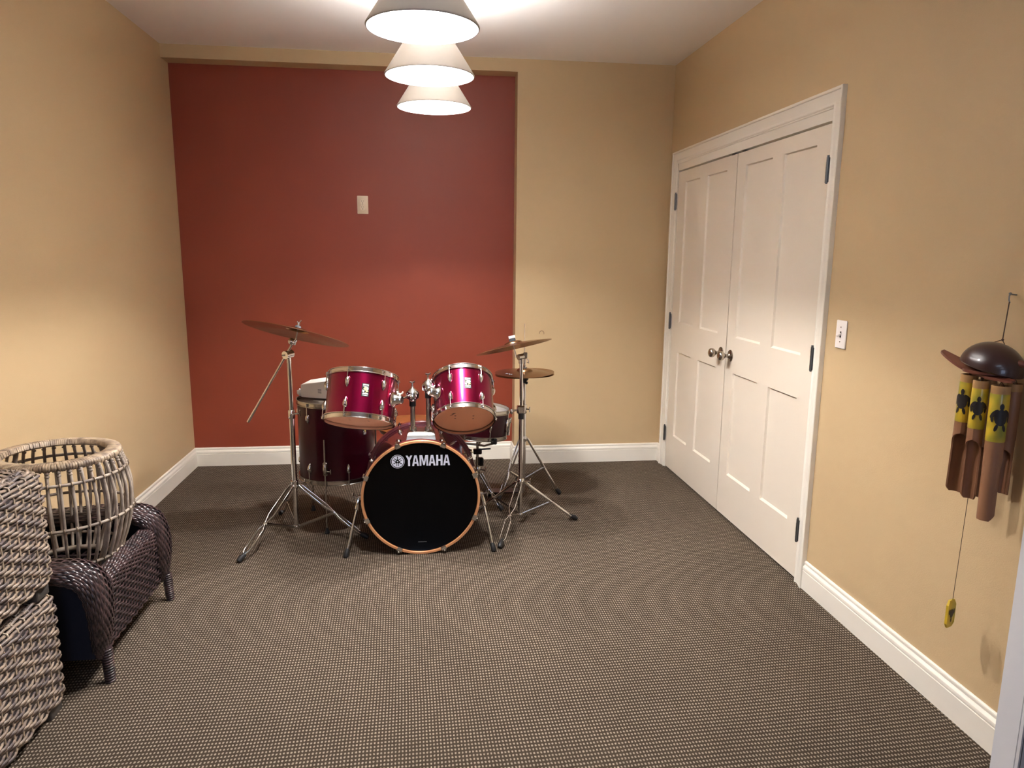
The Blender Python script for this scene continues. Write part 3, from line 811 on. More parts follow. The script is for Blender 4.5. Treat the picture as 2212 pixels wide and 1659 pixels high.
def badge(t, R, a, z, w_=.034, h=.062, dim=False):
    da = w_/R/2
    mb = MB(); vs = []
    for rr in (R+.0002, R+.0012):
        for i in range(9):
            g = a-da+2*da*i/8; vs += [pol(rr, g, z-h/2), pol(rr, g, z+h/2)]
    fs = [(2*i+18, 2*i+20, 2*i+21, 2*i+19) for i in range(8)]+[(0, 1, 19, 18), (16, 17, 35, 34)]+[(2*i, 2*i+2, 2*i+20, 2*i+18) for i in range(8)]+[(2*i+1, 2*i+3, 2*i+21, 2*i+19) for i in range(8)]
    b = P('badge', mb.add(vs, fs), M['badge'], t, label='small black badge with a yellow zigzag figure')
    def flat(polys, name, m, off=.0024):
        q = MB()
        for pl in polys: q.add([pol(R+off, a+x*w_/R, z+y*h) for x, y in pl], [tuple(range(len(pl)))])
        P(name, q, m, b, smooth=False)
    flat([[(-.36, .36), (.40, .34), (.40, .43), (-.36, .45)], [(-.36, -.32), (.40, -.34), (.38, -.25), (-.34, -.24)], [(-.34, -.43), (.34, -.45), (.34, -.41), (-.34, -.39)],
          [(-.38, .28), (-.10, .24), (.40, .23), (.40, .26), (-.05, .275), (-.36, .31)]], 'badge_lines', M['badge_w'])
    flat([[(-.05, .24), (.20, .22), (.12, .10), (.42, -.10), (.16, -.17), (-.06, -.23), (.12, -.12), (.02, -.06), (-.30, .10)], [(.05, .16), (.30, .2), (.12, .06), (.02, .06)]], 'zigzag_figure', M['badge_y'], .0026)
    flat([[(.18, .20), (.30, .19), (.42, .12), (.38, .04), (.26, .00), (.20, .08)], [(-.38, -.02), (-.32, .02), (-.26, -.10), (-.20, .01), (-.12, -.02), (-.16, -.20), (-.22, -.18), (-.32, -.16), (-.40, -.14)]], 'badge_figures', M['badge_w'], .0026)
    return b

def tom(name, center, axis, R, h, lug0, lab, headmat, badge_a, mount_a, xh):
    T = mat_axis(center, axis, xh)          # local x = to the right (as seen from the camera), local z = up to the batter head
    t = thing(name, T, lab, 'drum')
    z1, z0 = h/2, -h/2
    P('shell', MB().lathe([(R, z0), (R, z1), (R-.006, z1), (R-.006, z0)], 96, closed=True), M['shell'], t)
    P('shell_lining', MB().lathe([(R-.0065, z0+.004), (R-.0065, z1-.004), (R-.008, z1-.004), (R-.008, z0+.004)], 64, closed=True), M['lining'], t)
    P('hoop', MB().lathe(hoop_prof(R, z1, 1), 96, closed=True), M['chrome'], t)
    P('hoop', MB().lathe(hoop_prof(R, z0, -1), 96, closed=True), M['chrome'], t)
    P('batter_head', MB().lathe([(0, z1+.003), (R-.003, z1+.003), (R+.0005, z1)], 64), M['head_white'], t)
    rh = P('resonant_head', MB().lathe([(0, z0-.0035), (R-.004, z0-.0035), (R+.0005, z0)], 64), headmat, t)
    for i in range(6):
        a = -PI/2+math.radians(lug0+60*i)
        lug(t, R, a, z1-.030, 1); lug(t, R, a, z0+.030, -1)
        rod_(t, R, a, z1-.030, z1, 1); rod_(t, R, a, z0+.030, z0, -1)
    badge(t, R, -PI/2+math.radians(badge_a), .012)
    # flat dark spots for lug screws seen through the head
    mk = MB()
    for (x, y) in ((-.045, .030), (-.045, .002), (.045, .026), (.045, -.004)): mk.lathe([(0, z0-.0040), (.0052, z0-.0040)], 12, Matrix.Translation((x, -y, 0)))
    P('head_spots', mk, M['head_mark'], rh, smooth=False)
    # mount bracket: round flared cup with a wing nut
    a = -PI/2+math.radians(mount_a)
    X = Matrix.Rotation(a, 4, 'Z') @ Matrix.Translation((R-.001, 0, -.004))
    mb = MB().lathe([(0, 0), (.036, 0), (.038, .004), (.033, .007), (.026, .018), (.022, .032), (.021, .044), (.017, .049), (0, .049)], 28, X @ Matrix.Rotation(PI/2, 4, 'Y'))
    br_ = P('mount_bracket', mb, M['chrome'], t)
    wg = MB(); c = X @ Vector((.034, 0, .018)); up = (X.to_3x3() @ Vector((0, 0, 1)))
    wg.cyl(c-up*.004, c+up*.014, .0065, 10)
    for s in (-1, 1):
        d = (X.to_3x3() @ Vector((1, 0, 0)))*s
        wg.tube([c+up*.010+d*.004, c+up*.013+d*.011, c+up*.023+d*.015], 1, 8, flat=(.0035, .0060), up=X.to_3x3() @ Vector((0, 1, 0)))
    P('wing_nut', wg, M['head_white'], br_)
    return t, T

# bass drum -----------------------------------------------------------
BC = Vector((-.024, 3.408, .293)); RB = .2785
t = thing('bass_drum', Matrix.Translation((BC.x, BC.y+.22, 0)), 'wine red bass drum with black front head and maple hoops', 'drum')
bd_root = t
TB = mat_axis(BC, (0, 1, 0), (1, 0, 0))      # local z = +Y (depth), x = right, y = -up?
sgn = -1 if (TB.to_3x3() @ Vector((0, 1, 0))).z < 0 else 1
def bp(r, deg, d):                            # point: angle measured from +X towards up, depth d
    return Vector((BC.x+r*cos(math.radians(deg)), BC.y+d, BC.z+r*sin(math.radians(deg))))
P('shell', MB().lathe([(RB, .030), (RB, .418), (RB-.007, .418), (RB-.007, .030)], 128, TB, closed=True), M['bass_shell'], t, True)
for d0_, s in ((0, 1), (.448, -1)):
    hp = P('hoop', MB().lathe([(RB+.0010, d0_+s*.004), (RB+.003, d0_), (RB+.0125, d0_), (RB+.0145, d0_+s*.003), (RB+.0145, d0_+s*.036), (RB+.001, d0_+s*.038)], 128, TB, closed=True), M['hoop_wood'] if s > 0 else M['hoop_line'], t, True)
    P('hoop_inlay', MB().lathe([(RB+.0146, d0_+s*.012), (RB+.0152, d0_+s*.013), (RB+.0152, d0_+s*.037), (RB+.0146, d0_+s*.0375)], 128, TB, closed=True), M['hoop_line'], hp, True)
hd = P('front_head', MB().lathe([(0, .010), (RB-.006, .010), (RB-.002, .008), (RB+.0012, .010), (RB+.0012, .016), (0, .014)], 96, TB), M['head_black'], t, True)
P('rear_head', MB().lathe([(0, .436), (RB+.001, .436), (RB+.001, .432), (0, .433)], 64, TB), M['head_grey'], t, True)
for k in range(8):
    dg = 22.5+45*k
    for d0_, s in ((0, 1), (.448, -1)):
        mb = MB(); r0 = RB+.0015
        er = Vector((cos(math.radians(dg)), 0, sin(math.radians(dg)))); et = Vector((-er.z, 0, er.x)); ed = Vector((0, s, 0))
        def q(r, tt, d): return Vector((BC.x, BC.y+d0_, BC.z))+er*r+et*tt+ed*d
        # claw: folds over the front of the hoop, runs back over it, ends in an ear for the rod
        sec = [(RB-.002, -.0015, .013), (RB+.006, -.0045, .013), (RB+.0165, -.0035, .013), (RB+.0185, .010, .012), (RB+.0215, .022, .009), (RB+.026, .034, .0075), (RB+.0165, .037, .0075)]
        vs = []
        for r, d, w_ in sec: vs += [q(r, -w_, d), q(r, w_, d), q(r-.0015, w_, d+.002), q(r-.0015, -w_, d+.002)]
        fs = []
        for i in range(len(sec)-1):
            for j in range(4): fs.append((4*i+j, 4*i+(j+1) % 4, 4*i+4+(j+1) % 4, 4*i+4+j))
        fs += [(0, 1, 2, 3), tuple(4*(len(sec)-1)+j for j in range(4))]
        mb.add(vs, fs)
        cl = P('claw', mb, M['chrome'], t, True)
        rd = MB().cyl(q(RB+.020, 0, .010), q(RB+.014, 0, .118), .003, 8)
        rd.cyl(q(RB+.0205, 0, -.002), q(RB+.020, 0, .012), .0058, 10).ball(q(RB+.0205, 0, -.003), .0045, 10, 6)
        P('tension_rod', rd, M['chrome'], cl, True)
    mb = MB(); X = Matrix.Translation(BC) @ Matrix.Rotation(-math.radians(dg), 4, 'Y')
    for c in (.125, .323):
        P('lug', MB().ball((RB+.002, c, 0), .017, 14, 10, (.95, 1.6, .72), X), M['chrome'], t, True)

# lettering and emblem on the head (flat print, 0.4 mm proud)
YP = BC.y+.0094
def flat2(polys, name, m, parent, y=YP):
    q = MB()
    for i, pl in enumerate(polys): q.add([(x, y-.00002*i, z) for x, z in pl], [tuple(range(len(pl)))])
    return P(name, q, m, parent, True, smooth=False)
LX0, LX1, LZ0, LZ1 = -.0965, .1195, .4560, .5095
def letter(ch):          # unit-height strokes -> convex polygons, width returned
    if ch == 'Y': return [[(0, 1), (.19, 1), (.40, .60), (.40, .36), (.32, .36)], [(.62, 1), (.43, 1), (.22, .60), (.22, .36), (.30, .36)], [(.215, 0), (.405, 0), (.405, .48), (.31, .62), (.215, .48)]], .62
    if ch == 'A': return [[(0, 0), (.185, 0), (.335, 1), (.205, 1)], [(.64, 0), (.455, 0), (.305, 1), (.435, 1)], [(.17, .22), (.47, .22), (.45, .38), (.19, .38)], [(.25, 1), (.39, 1), (.36, .74), (.28, .74)]], .64
    if ch == 'M': return [[(0, 0), (.17, 0), (.17, 1), (0, 1)], [(.80, 0), (.63, 0), (.63, 1), (.80, 1)], [(.10, 1), (.26, 1), (.47, .06), (.33, .06)], [(.70, 1), (.54, 1), (.33, .06), (.47, .06)]], .80
    if ch == 'H': return [[(0, 0), (.19, 0), (.19, 1), (0, 1)], [(.60, 0), (.41, 0), (.41, 1), (.60, 1)], [(.1, .42), (.5, .42), (.5, .60), (.1, .60)]], .60
word = 'YAMAHA'; gaps = [-.03, .05, .04, .06, .05]; wt = sum(letter(c)[1] for c in word)+sum(gaps)
sx_ = (LX1-LX0)/wt; x = LX0; polys = []
for i, c in enumerate(word):
    pl, wd = letter(c)
    for p_ in pl: polys.append([(x+u*sx_, LZ0+v*(LZ1-LZ0)) for u, v in p_])
    x += wd*sx_+(gaps[i]*sx_ if i < 5 else 0)
flat2(polys, 'lettering', M['print'], hd)
CX, CZ = -.1355, .4805
def ringpoly(r0, r1, n=64): return [[(CX+r0*cos(2*PI*i/n), CZ+r0*sin(2*PI*i/n)), (CX+r1*cos(2*PI*i/n), CZ+r1*sin(2*PI*i/n)), (CX+r1*cos(2*PI*(i+1)/n), CZ+r1*sin(2*PI*(i+1)/n)), (CX+r0*cos(2*PI*(i+1)/n), CZ+r0*sin(2*PI*(i+1)/n))] for i in range(n)]
em = flat2([[(CX+.0285*cos(2*PI*i/64), CZ+.0285*sin(2*PI*i/64)) for i in range(64)]]+ringpoly(.0318, .0340), 'emblem', M['print'], hd)
fk = []
for k in range(3):
    g = math.radians(90+120*k); c_, s_ = cos(g), sin(g)
    def rt(u, v): return (CX+u*c_-v*s_, CZ+u*s_+v*c_)
    r = .0285
    fk.append([rt(.20*r, .055*r), rt(.20*r, -.055*r), rt(.80*r, -.055*r), rt(.80*r, .055*r)])
    fk.append([rt(.66*r, .10*r), rt(.66*r, -.10*r), rt(.93*r, 0)])
    for s in (1, -1):
        fk.append([rt(.42*r, s*.03*r), rt(.30*r, s*.17*r), rt(.18*r, s*.21*r), rt(.20*r, s*.12*r), rt(.30*r, s*.05*r)])
        fk.append([rt(.25*r, s*.11*r), rt(.25*r, s*.21*r), rt(-.82*r, s*.21*r), rt(-.82*r, s*.11*r)])
flat2(fk, 'tuning_forks', M['head_black'], hd, YP-.0004)
sm = []
for i in range(12):
    x = -.041+i*.0035; sm.append([(x, .0605), (x+.0026, .0605), (x+.0026, .0638), (x, .0638)])
flat2(sm, 'maker_line', M['print_dim'], hd)

# tom holder on the top of the bass drum
hv = []
for z, ya_, x0, x1, yb_ in ((.564, 3.500, -.094, .052, 3.622), (.585, 3.507, -.090, .048, 3.616), (.597, 3.516, -.084, .042, 3.610), (.604, 3.531, -.078, .036, 3.600)):
    hv += [(x0, ya_, z), (x1, ya_, z), (x1, yb_, z), (x0, yb_, z)]
hf = [(4*i+j, 4*i+(j+1) % 4, 4*i+4+(j+1) % 4, 4*i+4+j) for i in range(3) for j in range(4)]+[(12, 13, 14, 15), (3, 2, 1, 0)]
th_ = P('tom_holder_base', MB().add(hv, hf), M['chrome_dull'], t, True, ang=50)
def holder(x, ztop, kz, name='tom_post'):
    y = 3.565
    mb = MB().cyl((x, y, .596), (x, y, .620), .0185, 20).cyl((x, y, .6), (x, y, ztop-.03), .0125, 18)
    po = P(name, mb, M['chrome_dull'], t, True)
    P('collar', MB().cyl((x, y, ztop-.060), (x, y, ztop-.032), .0165, 18), M['black'], po, True)
    k = MB().lathe([(0, -.034), (.018, -.034), (.021, -.026), (.033, -.018), (.034, .008), (.030, .015), (.020, .025), (.008, .034), (.006, .044), (0, .044)], 24, Matrix.Translation((x, y, ztop)))
    jt = P('ball_clamp', k, M['chrome'], po, True)
    wn = MB().cyl((x, y, ztop+.04), (x, y, ztop+.058), .005, 10)
    wn.tube([(x-.013, y, ztop+.064), (x, y, ztop+.060), (x+.013, y, ztop+.066)], 1, 8, flat=(.005, .0075), up=Vector((0, 1, 0)))
    P('wing_bolt', wn, M['chrome'], po, True)
    return po, Vector((x, y, ztop))
poL, cL = holder(-.061, .785, 0)
poR, cR = holder(.0175, .826, 0)

# spurs
for sg, ft in ((-1, Vector((-.398, 3.405, .0))), (1, Vector((.338, 3.405, .0)))):
    top = bp(RB+.030, 176 if sg < 0 else 4, .105); top.z = .268
    dirv = (top-ft).normalized()
    br_ = MB().cyl(bp(RB-.002, 180 if sg < 0 else 0, .105)+Vector((0, 0, -.02)), top+Vector((sg*.004, 0, 0)), .016, 16)
    br_.cbox((0, 0, 0), (.022, .020, .062), .004, Matrix.Translation(top-dirv*.030) @ mat_axis((0, 0, 0), dirv).to_3x3().to_4x4())
    sp = P('spur_bracket', br_, M['chrome'], t, True)
    P('spur', MB().cyl(top-dirv*.02, ft+dirv*.045, .0055, 12), M['chrome'], t, True)
    P('spur_foot', MB().lathe([(0, 0), (.011, 0), (.0135, .005), (.0125, .030), (.008, .044), (0, .045)], 18, mat_axis(ft+dirv*.001, dirv)), M['rubber'], t, True)
    wn = MB(); c = top+Vector((sg*.030, -.005, .012)); wn.cyl(top, c, .005, 8)
    wn.ball((0, 0, 0), .017, 14, 10, (.28, 1, 1.45), Matrix.Translation(c) @ Matrix.Rotation(sg*.12, 4, 'Y'))
    P('wing_knob', wn, M['chrome'], sp, True)

# toms ------------------------------------------------------------------
aL = Vector((.085, sin(math.radians(23.5)), cos(math.radians(23.5)))).normalized()
tl, TL = tom('rack_tom', (-.308, 3.500, .776), aL, .1665, .204, -19, 'larger magenta rack tom on the left above the bass drum', M['head_clear2'], 11, 70, (1, 0, 0))
aR = Vector((.0, sin(math.radians(40)), cos(math.radians(40)))).normalized()
tr_, TR = tom('rack_tom', (.1945, 3.575, .752), aR, .151, .207, -27, 'smaller magenta rack tom on the right, steeply tilted', M['head_clear'], 6, -60, (1, 0, 0))
mk = MB().add([(-.075, -.030, -.1076), (-.062, -.045, -.1076), (-.050, -.052, -.1076), (-.060, -.038, -.1076)], [(0, 1, 2, 3)])
mk.add([(-.066, -.052, -.1076), (-.050, -.060, -.1076), (-.040, -.058, -.1076), (-.055, -.050, -.1076)], [(0, 1, 2, 3)])
P('pen_scrawl', mk, M['rubber'], tr_, smooth=False)
# L-arms from the holders into the tom brackets
def armto(po, c, T, mount_a, R, knee):
    a = -PI/2+math.radians(mount_a)
    e1 = T @ (Matrix.Rotation(a, 4, 'Z') @ Vector((R+.030, 0, -.004)))
    P('l_arm', MB().tube([c, e1], .0062, 10), M['chrome'], po, True)
armto(poL, cL, TL, 70, .1665, 0); armto(poR, cR, TR, -60, .151, 0)

# floor tom ----------------------------------------------------------------
FT = Matrix.Translation((-.486, 3.955, .278))
t = thing('floor_tom', FT, 'deep dark burgundy floor tom standing left behind the bass drum', 'drum')
RF, HF = .2045, .405
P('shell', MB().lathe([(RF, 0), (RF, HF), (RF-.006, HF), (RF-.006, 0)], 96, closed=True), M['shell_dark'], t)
P('hoop', MB().lathe(hoop_prof(RF, HF, 1), 96, closed=True), M['chrome_dull'], t)
P('hoop', MB().lathe(hoop_prof(RF, 0, -1), 96, closed=True), M['chrome_dull'], t)
P('batter_head', MB().lathe([(0, HF+.003), (RF-.04, HF+.003), (RF-.003, HF+.003), (RF+.0005, HF)], 64), M['head_grey'], t)
P('resonant_head', MB().lathe([(0, -.003), (RF-.003, -.003), (RF+.0005, 0)], 64), M['head_grey'], t)
for i in range(6):
    a = -PI/2+math.radians(-38+60*i)
    lug(t, RF, a, HF-.045, 1); lug(t, RF, a, .045, -1); rod_(t, RF, a, HF-.045, HF, 1); rod_(t, RF, a, .045, 0, -1)
badge(t, RF, -PI/2+math.radians(52), .26, .026, .046)
for dg in (-11, 109, 229):
    a = -PI/2+math.radians(dg); r = RF+.013
    lg = P('leg', MB().tube([pol(r, a, .236), pol(r, a, -.195), pol(r+.004, a, -.215), pol(r+.004, a, -.262)], [.0048]*4, 10), M['chrome_dull'], t)
    P('leg_foot', MB().lathe([(0, 0), (.015, 0), (.0155, .006), (.010, .016), (.008, .030), (0, .031)], 18, Matrix.Translation(pol(r+.004, a, -.278))), M['rubber'], lg)
    X = Matrix.Rotation(a, 4, 'Z')
    bk = MB().cbox((RF+.008, 0, .075), (.020, .024, .075), .005, X).ball((RF+.014, 0, .075), .014, 14, 10, (.8, .9, 2.4), X)
    bk.cyl(X @ Vector((RF+.012, .0, .062)), X @ Vector((RF+.014, .030, .062)), .0042, 8).tube([X @ Vector((RF+.014, .030, .050)), X @ Vector((RF+.014, .030, .076))], .0042, 8)
    P('leg_bracket', bk, M['chrome_dull'], t)

# white carton and tissue lying on the floor tom
TT = Matrix.Translation((-.575, 3.985, .278+HF+.017)) @ Matrix.Rotation(math.radians(-24), 4, 'Z')
t = thing('tissue_carton', TT, 'small white cardboard carton with open flap on the floor tom', 'box')
P('carton', MB().box((-.085, -.050, 0), (.085, .050, .068)), M['card'], t, smooth=False)
P('flap', MB().add([(-.085, -.050, .068), (.085, -.050, .098), (.085, .050, .112), (-.085, .050, .080), (-.085, -.050, .066), (.085, -.050, .066), (.085, .050, .066), (-.085, .050, .066)],
   [(0, 1, 2, 3), (0, 4, 5, 1), (1, 5, 6, 2), (2, 6, 7, 3), (3, 7, 4, 0)]), M['card'], t, smooth=False)
pr_ = MB()
for i in range(4): pr_.box((.020, -.0504, .046-i*.006), (.042, -.0500, .049-i*.006))
P('print_block', pr_, M['print_dim'], t, smooth=False)
ts = MB(); X = TT @ Matrix.Translation((-.102, -.028, .022))
ts.ball((0, 0, 0), .021, 14, 10, (1, .9, .9)); ts.v = [p*(1+.18*sin(23*p.x*20+31*p.z*20)) for p in ts.v]
o = P('crumpled_tissue', ts, M['tissue'], None); o.matrix_world = X; tag(o, 'crumpled white tissue beside the carton on the floor tom', 'tissue')

# snare drum and its stand -------------------------------------------------------
ax_s = Vector((.10, .03, 1)).normalized(); SN = mat_axis((.305, 4.105, .520), ax_s, (1, 0, 0))
t = thing('snare_drum', SN, 'burgundy snare drum with white head behind the right tom', 'drum')
RS, HS = .178, .138
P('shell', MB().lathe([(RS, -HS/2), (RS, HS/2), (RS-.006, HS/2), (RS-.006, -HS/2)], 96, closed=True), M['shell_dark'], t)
P('hoop', MB().lathe(hoop_prof(RS, HS/2, 1), 96, closed=True), M['chrome_dull'], t)
P('hoop', MB().lathe(hoop_prof(RS, -HS/2, -1), 96, closed=True), M['chrome_dull'], t)
P('batter_head', MB().lathe([(0, HS/2+.003), (RS-.003, HS/2+.003), (RS+.0005, HS/2)], 64), M['head_white'], t)
P('snare_head', MB().lathe([(0, -HS/2-.003), (RS-.003, -HS/2-.003), (RS+.0005, -HS/2)], 64), M['head_grey'], t)
for i in range(8):
    a = -PI/2+math.radians(20+45*i)
    mb = MB().ball((RS+.004, 0, 0), .011, 12, 10, (.9, .8, 3.2), Matrix.Rotation(a, 4, 'Z'))
    P('lug', mb, M['chrome'], t); rod_(t, RS, a, .02, HS/2, 1); rod_(t, RS, a, -.02, -HS/2, -1)
a = -PI/2+math.radians(72); X = Matrix.Rotation(a, 4, 'Z')
st = MB().cbox((RS+.010, 0, -.002), (.020, .030, .085), .003, X).cbox((RS+.021, 0, .028), (.008, .020, .034), .003, X).cyl(X @ Vector((RS+.014, 0, -.03)), X @ Vector((RS+.014, 0, -.062)), .008, 10)
P('strainer', st, M['chrome'], t)

def stand_leg(t, A, F, up_z=.0, w_=.016, m_=None, flat=(.0024, .0065)):
    """double-strip leg from the collar A to the rubber foot F, pinched at the middle"""
    A = Vector(A); F = Vector(F); d = F-A; hz = Vector((d.x, d.y, 0)).normalized(); tn = Vector((-hz.y, hz.x, 0)); dn = d.normalized()
    up = tn.cross(dn)
    pts = [(0, .012), (.06, w_), (.40, w_), (.50, .0035), (.54, .0035), (.60, w_*.95), (.86, w_*.95), (.93, .004), (.985, .003)]
    mb = MB()
    for s in (-1, 1): mb.tube([A+d*k+tn*s*o for k, o in pts], 1, 10, flat=flat, up=up)
    mb.cyl(A+d*.52-tn*.012, A+d*.52+tn*.012, .0042, 8)
    lg = P('leg', mb, m_ or M['chrome'], t, True)
    ft = MB(); e0 = F-dn*.050; ft.tube([e0-dn*.004, e0+dn*.012, F-dn*.010+Vector((0, 0, .010)), F+dn*.010+Vector((0, 0, .011))], [.0075, .0115, .0150, .0110], 10)
    P('rubber_foot', ft, M['rubber'], lg, True)
    return A+d*.52
def tripod(t, base, zc, zh, feet, w_=.016, braces=True):
    for F in feet:
        F = Vector(F); d = Vector((F.x-base[0], F.y-base[1], 0)).normalized()
        A = Vector((base[0], base[1], zc))+d*.022
        mid = stand_leg(t, A, F, w_=w_)
        if braces:
            tn = Vector((-d.y, d.x, 0)); B = Vector((base[0], base[1], zh))+d*.014
            P('brace', MB().tube([mid, B], 1, 6, flat=(.0022, .0075), up=Vector((0, 0, 1))), M['chrome_dull'], t, True)
def col(t, x, y, z, r=.019, h=.034, knob=None, m=None):
    mb = MB().lathe([(0, -h/2), (r*.8, -h/2), (r, -h/2+.004), (r, h/2-.004), (r*.8, h/2), (0, h/2)], 20, Matrix.Translation((x, y, z)))
    if knob:
        k = Vector(knob); c = Vector((x, y, z)); e = c+k
        mb.cyl(c, e, .0048, 8); n_ = k.normalized(); s_ = Vector((0, 0, 1))
        mb.tube([e-s_*.016+n_*.002, e, e+s_*.016+n_*.002], 1, 8, flat=(.0032, .0065), up=n_.cross(s_))
    return P('clamp', mb, m or M['chrome'], t, True)

# snare stand
sb = (.305, 4.09)
t = thing('snare_stand', (sb[0], sb[1], 0), 'low chrome and black snare stand with basket arms under the snare', 'stand')
P('tube', MB().cyl((sb[0], sb[1], .055), (sb[0], sb[1], .30), .011, 14).cyl((sb[0], sb[1], .28), (sb[0], sb[1], .405), .008, 12), M['chrome_dull'], t, True)
P('hub', MB().cbox((sb[0], sb[1], .335), (.05, .035, .030), .005).cbox((sb[0]+.020, sb[1]-.01, .275), (.030, .030, .050), .006).cyl((sb[0], sb[1]-.02, .352), (sb[0]+.075, sb[1]-.03, .358), .005, 8), M['black'], t, True)
col(t, sb[0], sb[1], .225, .017, .04, (.045, -.02, 0))
for dg in (-60, 60, 180):
    a = math.radians(dg); e = Vector((cos(a), sin(a), 0)); c = Vector((sb[0], sb[1], .375)); n_ = ax_s
    tip = SN @ Vector(((RS+.016)*cos(a), (RS+.016)*sin(a), -HS/2-.018))
    P('basket_arm', MB().tube([c, c+e*.07+Vector((0, 0, .010)), tip-e*.02-Vector((0, 0, .012)), tip], [.0065]*4, 8), M['chrome_dull'], t, True)
    P('arm_grip', MB().tube([tip-e*.026-Vector((0, 0, .008)), tip+Vector((0, 0, -.002)), tip+e*.004+Vector((0, 0, .020))], [.010, .013, .010], 10), M['rubber'], t, True)
tripod(t, sb, .20, .075, [(.12, 3.99, .004), (.31, 4.33, .004), (.49, 4.00, .004)][:2]+[(.44, 3.98, .004)], .012)

# drum stool ---------------------------------------------------------------------
t = thing('drum_stool', (-.075, 4.35, 0), 'round tan vinyl drum stool behind the bass drum', 'stool')
P('seat', MB().lathe([(0, .400), (.17, .400), (.200, .410), (.213, .430), (.215, .446), (.206, .462), (.18, .470), (.09, .473), (0, .474)], 64, Matrix.Translation((0, 0, -.004))), M['leather'], t)
P('piping', MB().tube([(.2145*cos(2*PI*i/64), .2145*sin(2*PI*i/64), .437) for i in range(64)], .004, 6, closed=True), M['leather'], t)
P('post', MB().cyl((0, 0, .08), (0, 0, .40), .013, 14), M['chrome_dull'], t)
for dg in (90, 210, 330):
    a = math.radians(dg)
    P('leg', MB().tube([(.02*cos(a), .02*sin(a), .27), (.15*cos(a), .15*sin(a), .12), (.25*cos(a), .25*sin(a), .008)], 1, 8, flat=(.008, .006), up=Vector((0, 0, 1))), M['chrome_dull'], t)
    P('rubber_foot', MB().ball((.25*cos(a), .25*sin(a), .013), .013, 12, 8), M['rubber'], t)

# cymbals -----------------------------------------------------------------------------
def cym_prof(R, bell, hb, bow):
    top = [(.006, hb)]
    for k in range(1, 7):
        g = k/6*PI/2; top.append((.006+(bell-.006)*sin(g), hb-(hb*.62)*(1-cos(g))))
    z0 = top[-1][1]
    for k in range(1, 11):
        f = k/10; top.append((bell+(R-bell)*f, z0-(z0+bow)*f*(.35+.65*f)))
    bot = [(r, z-.0014) for r, z in top[::-1]]
    return top+bot
def cymbal(name, c, n, R, lab, group=None, bell=.048, hb=.022, bow=.010):
    t = thing(name, mat_axis(c, n, (1, 0, 0)), lab, 'cymbal', group)
    P('plate', MB().lathe(cym_prof(R, bell, hb, bow), 128, closed=True), M['bronze'], t, ang=60)
    return t

# left boom stand ---------------------------------------------------------------
px, py = -.678, 3.695
t = thing('boom_cymbal_stand', (px, py, 0), 'chrome boom cymbal stand with long counter-rod at the left', 'stand')
P('lower_tube', MB().cyl((px, py, .055), (px, py, .665), .0135, 18), M['chrome'], t, True)
P('upper_tube', MB().cyl((px, py, .655), (px, py, .955), .0108, 18), M['chrome'], t, True)
col(t, px, py, .665, .017, .046, (.040, .0, .004)); col(t, px, py, .293, .021, .040, (.046, .03, 0)); col(t, px, py, .060, .016, .02)
P('tilter', MB().cyl((px-.016, py-.022, .972), (px+.010, py+.018, .976), .0205, 20).cyl((px, py, .930), (px, py, .965), .0125, 16).cyl((px-.03, py-.026, .972), (px-.012, py-.02, .972), .004, 8), M['chrome'], t, True)
b0, b1 = Vector((-.888, py-.03, .634)), Vector((-.652, py-.005, 1.037)); dd = (b1-b0).normalized(); LL = (b1-b0).length
bm = MB().cyl(b0, b0+dd*.075, .0072, 12)
for k in range(4): bm.cyl(b0+dd*(.075+.07*k), b0+dd*(.140+.07*k), .0062, 12).cyl(b0+dd*(.138+.07*k), b0+dd*(.147+.07*k), .0050, 12)
bm.cyl(b0+dd*.35, b1, .0062, 12)
P('boom_arm', bm, M['chrome'], t, True)
nL = Vector((.215, .245, .945)).normalized(); cLm = Vector((-.634, py, 1.085))
P('head_tilter', MB().ball(b1+Vector((-.008, -.010, .004)), .017, 16, 12).cyl(b1-Vector((.0, .0, .012)), b1+Vector((.012, 0, .012)), .011, 12), M['chrome'], t, True)
P('top_rod', MB().cyl(cLm-nL*.065+Vector((.004, 0, 0)), cLm+nL*.052, .0042, 10), M['chrome'], t, True)
P('sleeve_felt', MB().cyl(cLm+nL*.0225, cLm+nL*.034, .0165, 18, .013), M['felt'], t, True)
P('wing_nut', MB().cyl(cLm+nL*.034, cLm+nL*.048, .0065, 10).tube([cLm+nL*.055-Vector((.010, 0, 0)), cLm+nL*.046, cLm+nL*.062+Vector((.009, 0, 0))], .0038, 8), M['chrome'], t, True)
tripod(t, (px, py), .288, .062, [(-.899, 3.398, .004), (-.312, 3.632, .004), (-.827, 4.035, .004)], .017)
cymbal('ride_cymbal', cLm, nL, .264, 'large bronze ride cymbal tilted on the left boom stand', bell=.060, hb=.024)

# right stand ---------------------------------------------------------------------
px, py = .520, 3.775
t = thing('cymbal_stand', (px, py, 0), 'straight chrome cymbal stand standing right of the bass drum', 'stand')
P('lower_tube', MB().cyl((px, py, .050), (px, py, .655), .0128, 18), M['chrome'], t, True)
P('upper_tube', MB().cyl((px-.0, py, .65), (px-.004, py, .930), .0098, 18), M['chrome'], t, True)
P('height_clamp', MB().cbox((px-.002, py, .652), (.044, .034, .044), .005).cyl((px-.02, py-.006, .652), (px-.048, py-.014, .648), .005, 8).ball((px-.056, py-.016, .646), .012, 12, 8, (.8, .8, 1.3)), M['chrome'], t, True)
P('clamp_sleeve', MB().cyl((px, py, .600), (px, py, .632), .0165, 16).cyl((px, py-.01, .612), (px, py-.03, .612), .0045, 8), M['black'], t, True)
col(t, px, py, .245, .020, .036, (.05, -.02, .004)); col(t, px, py, .055, .015, .02)
nR = Vector((-.196, .200, .95)).normalized(); cRm = Vector((.474, py, 1.003))
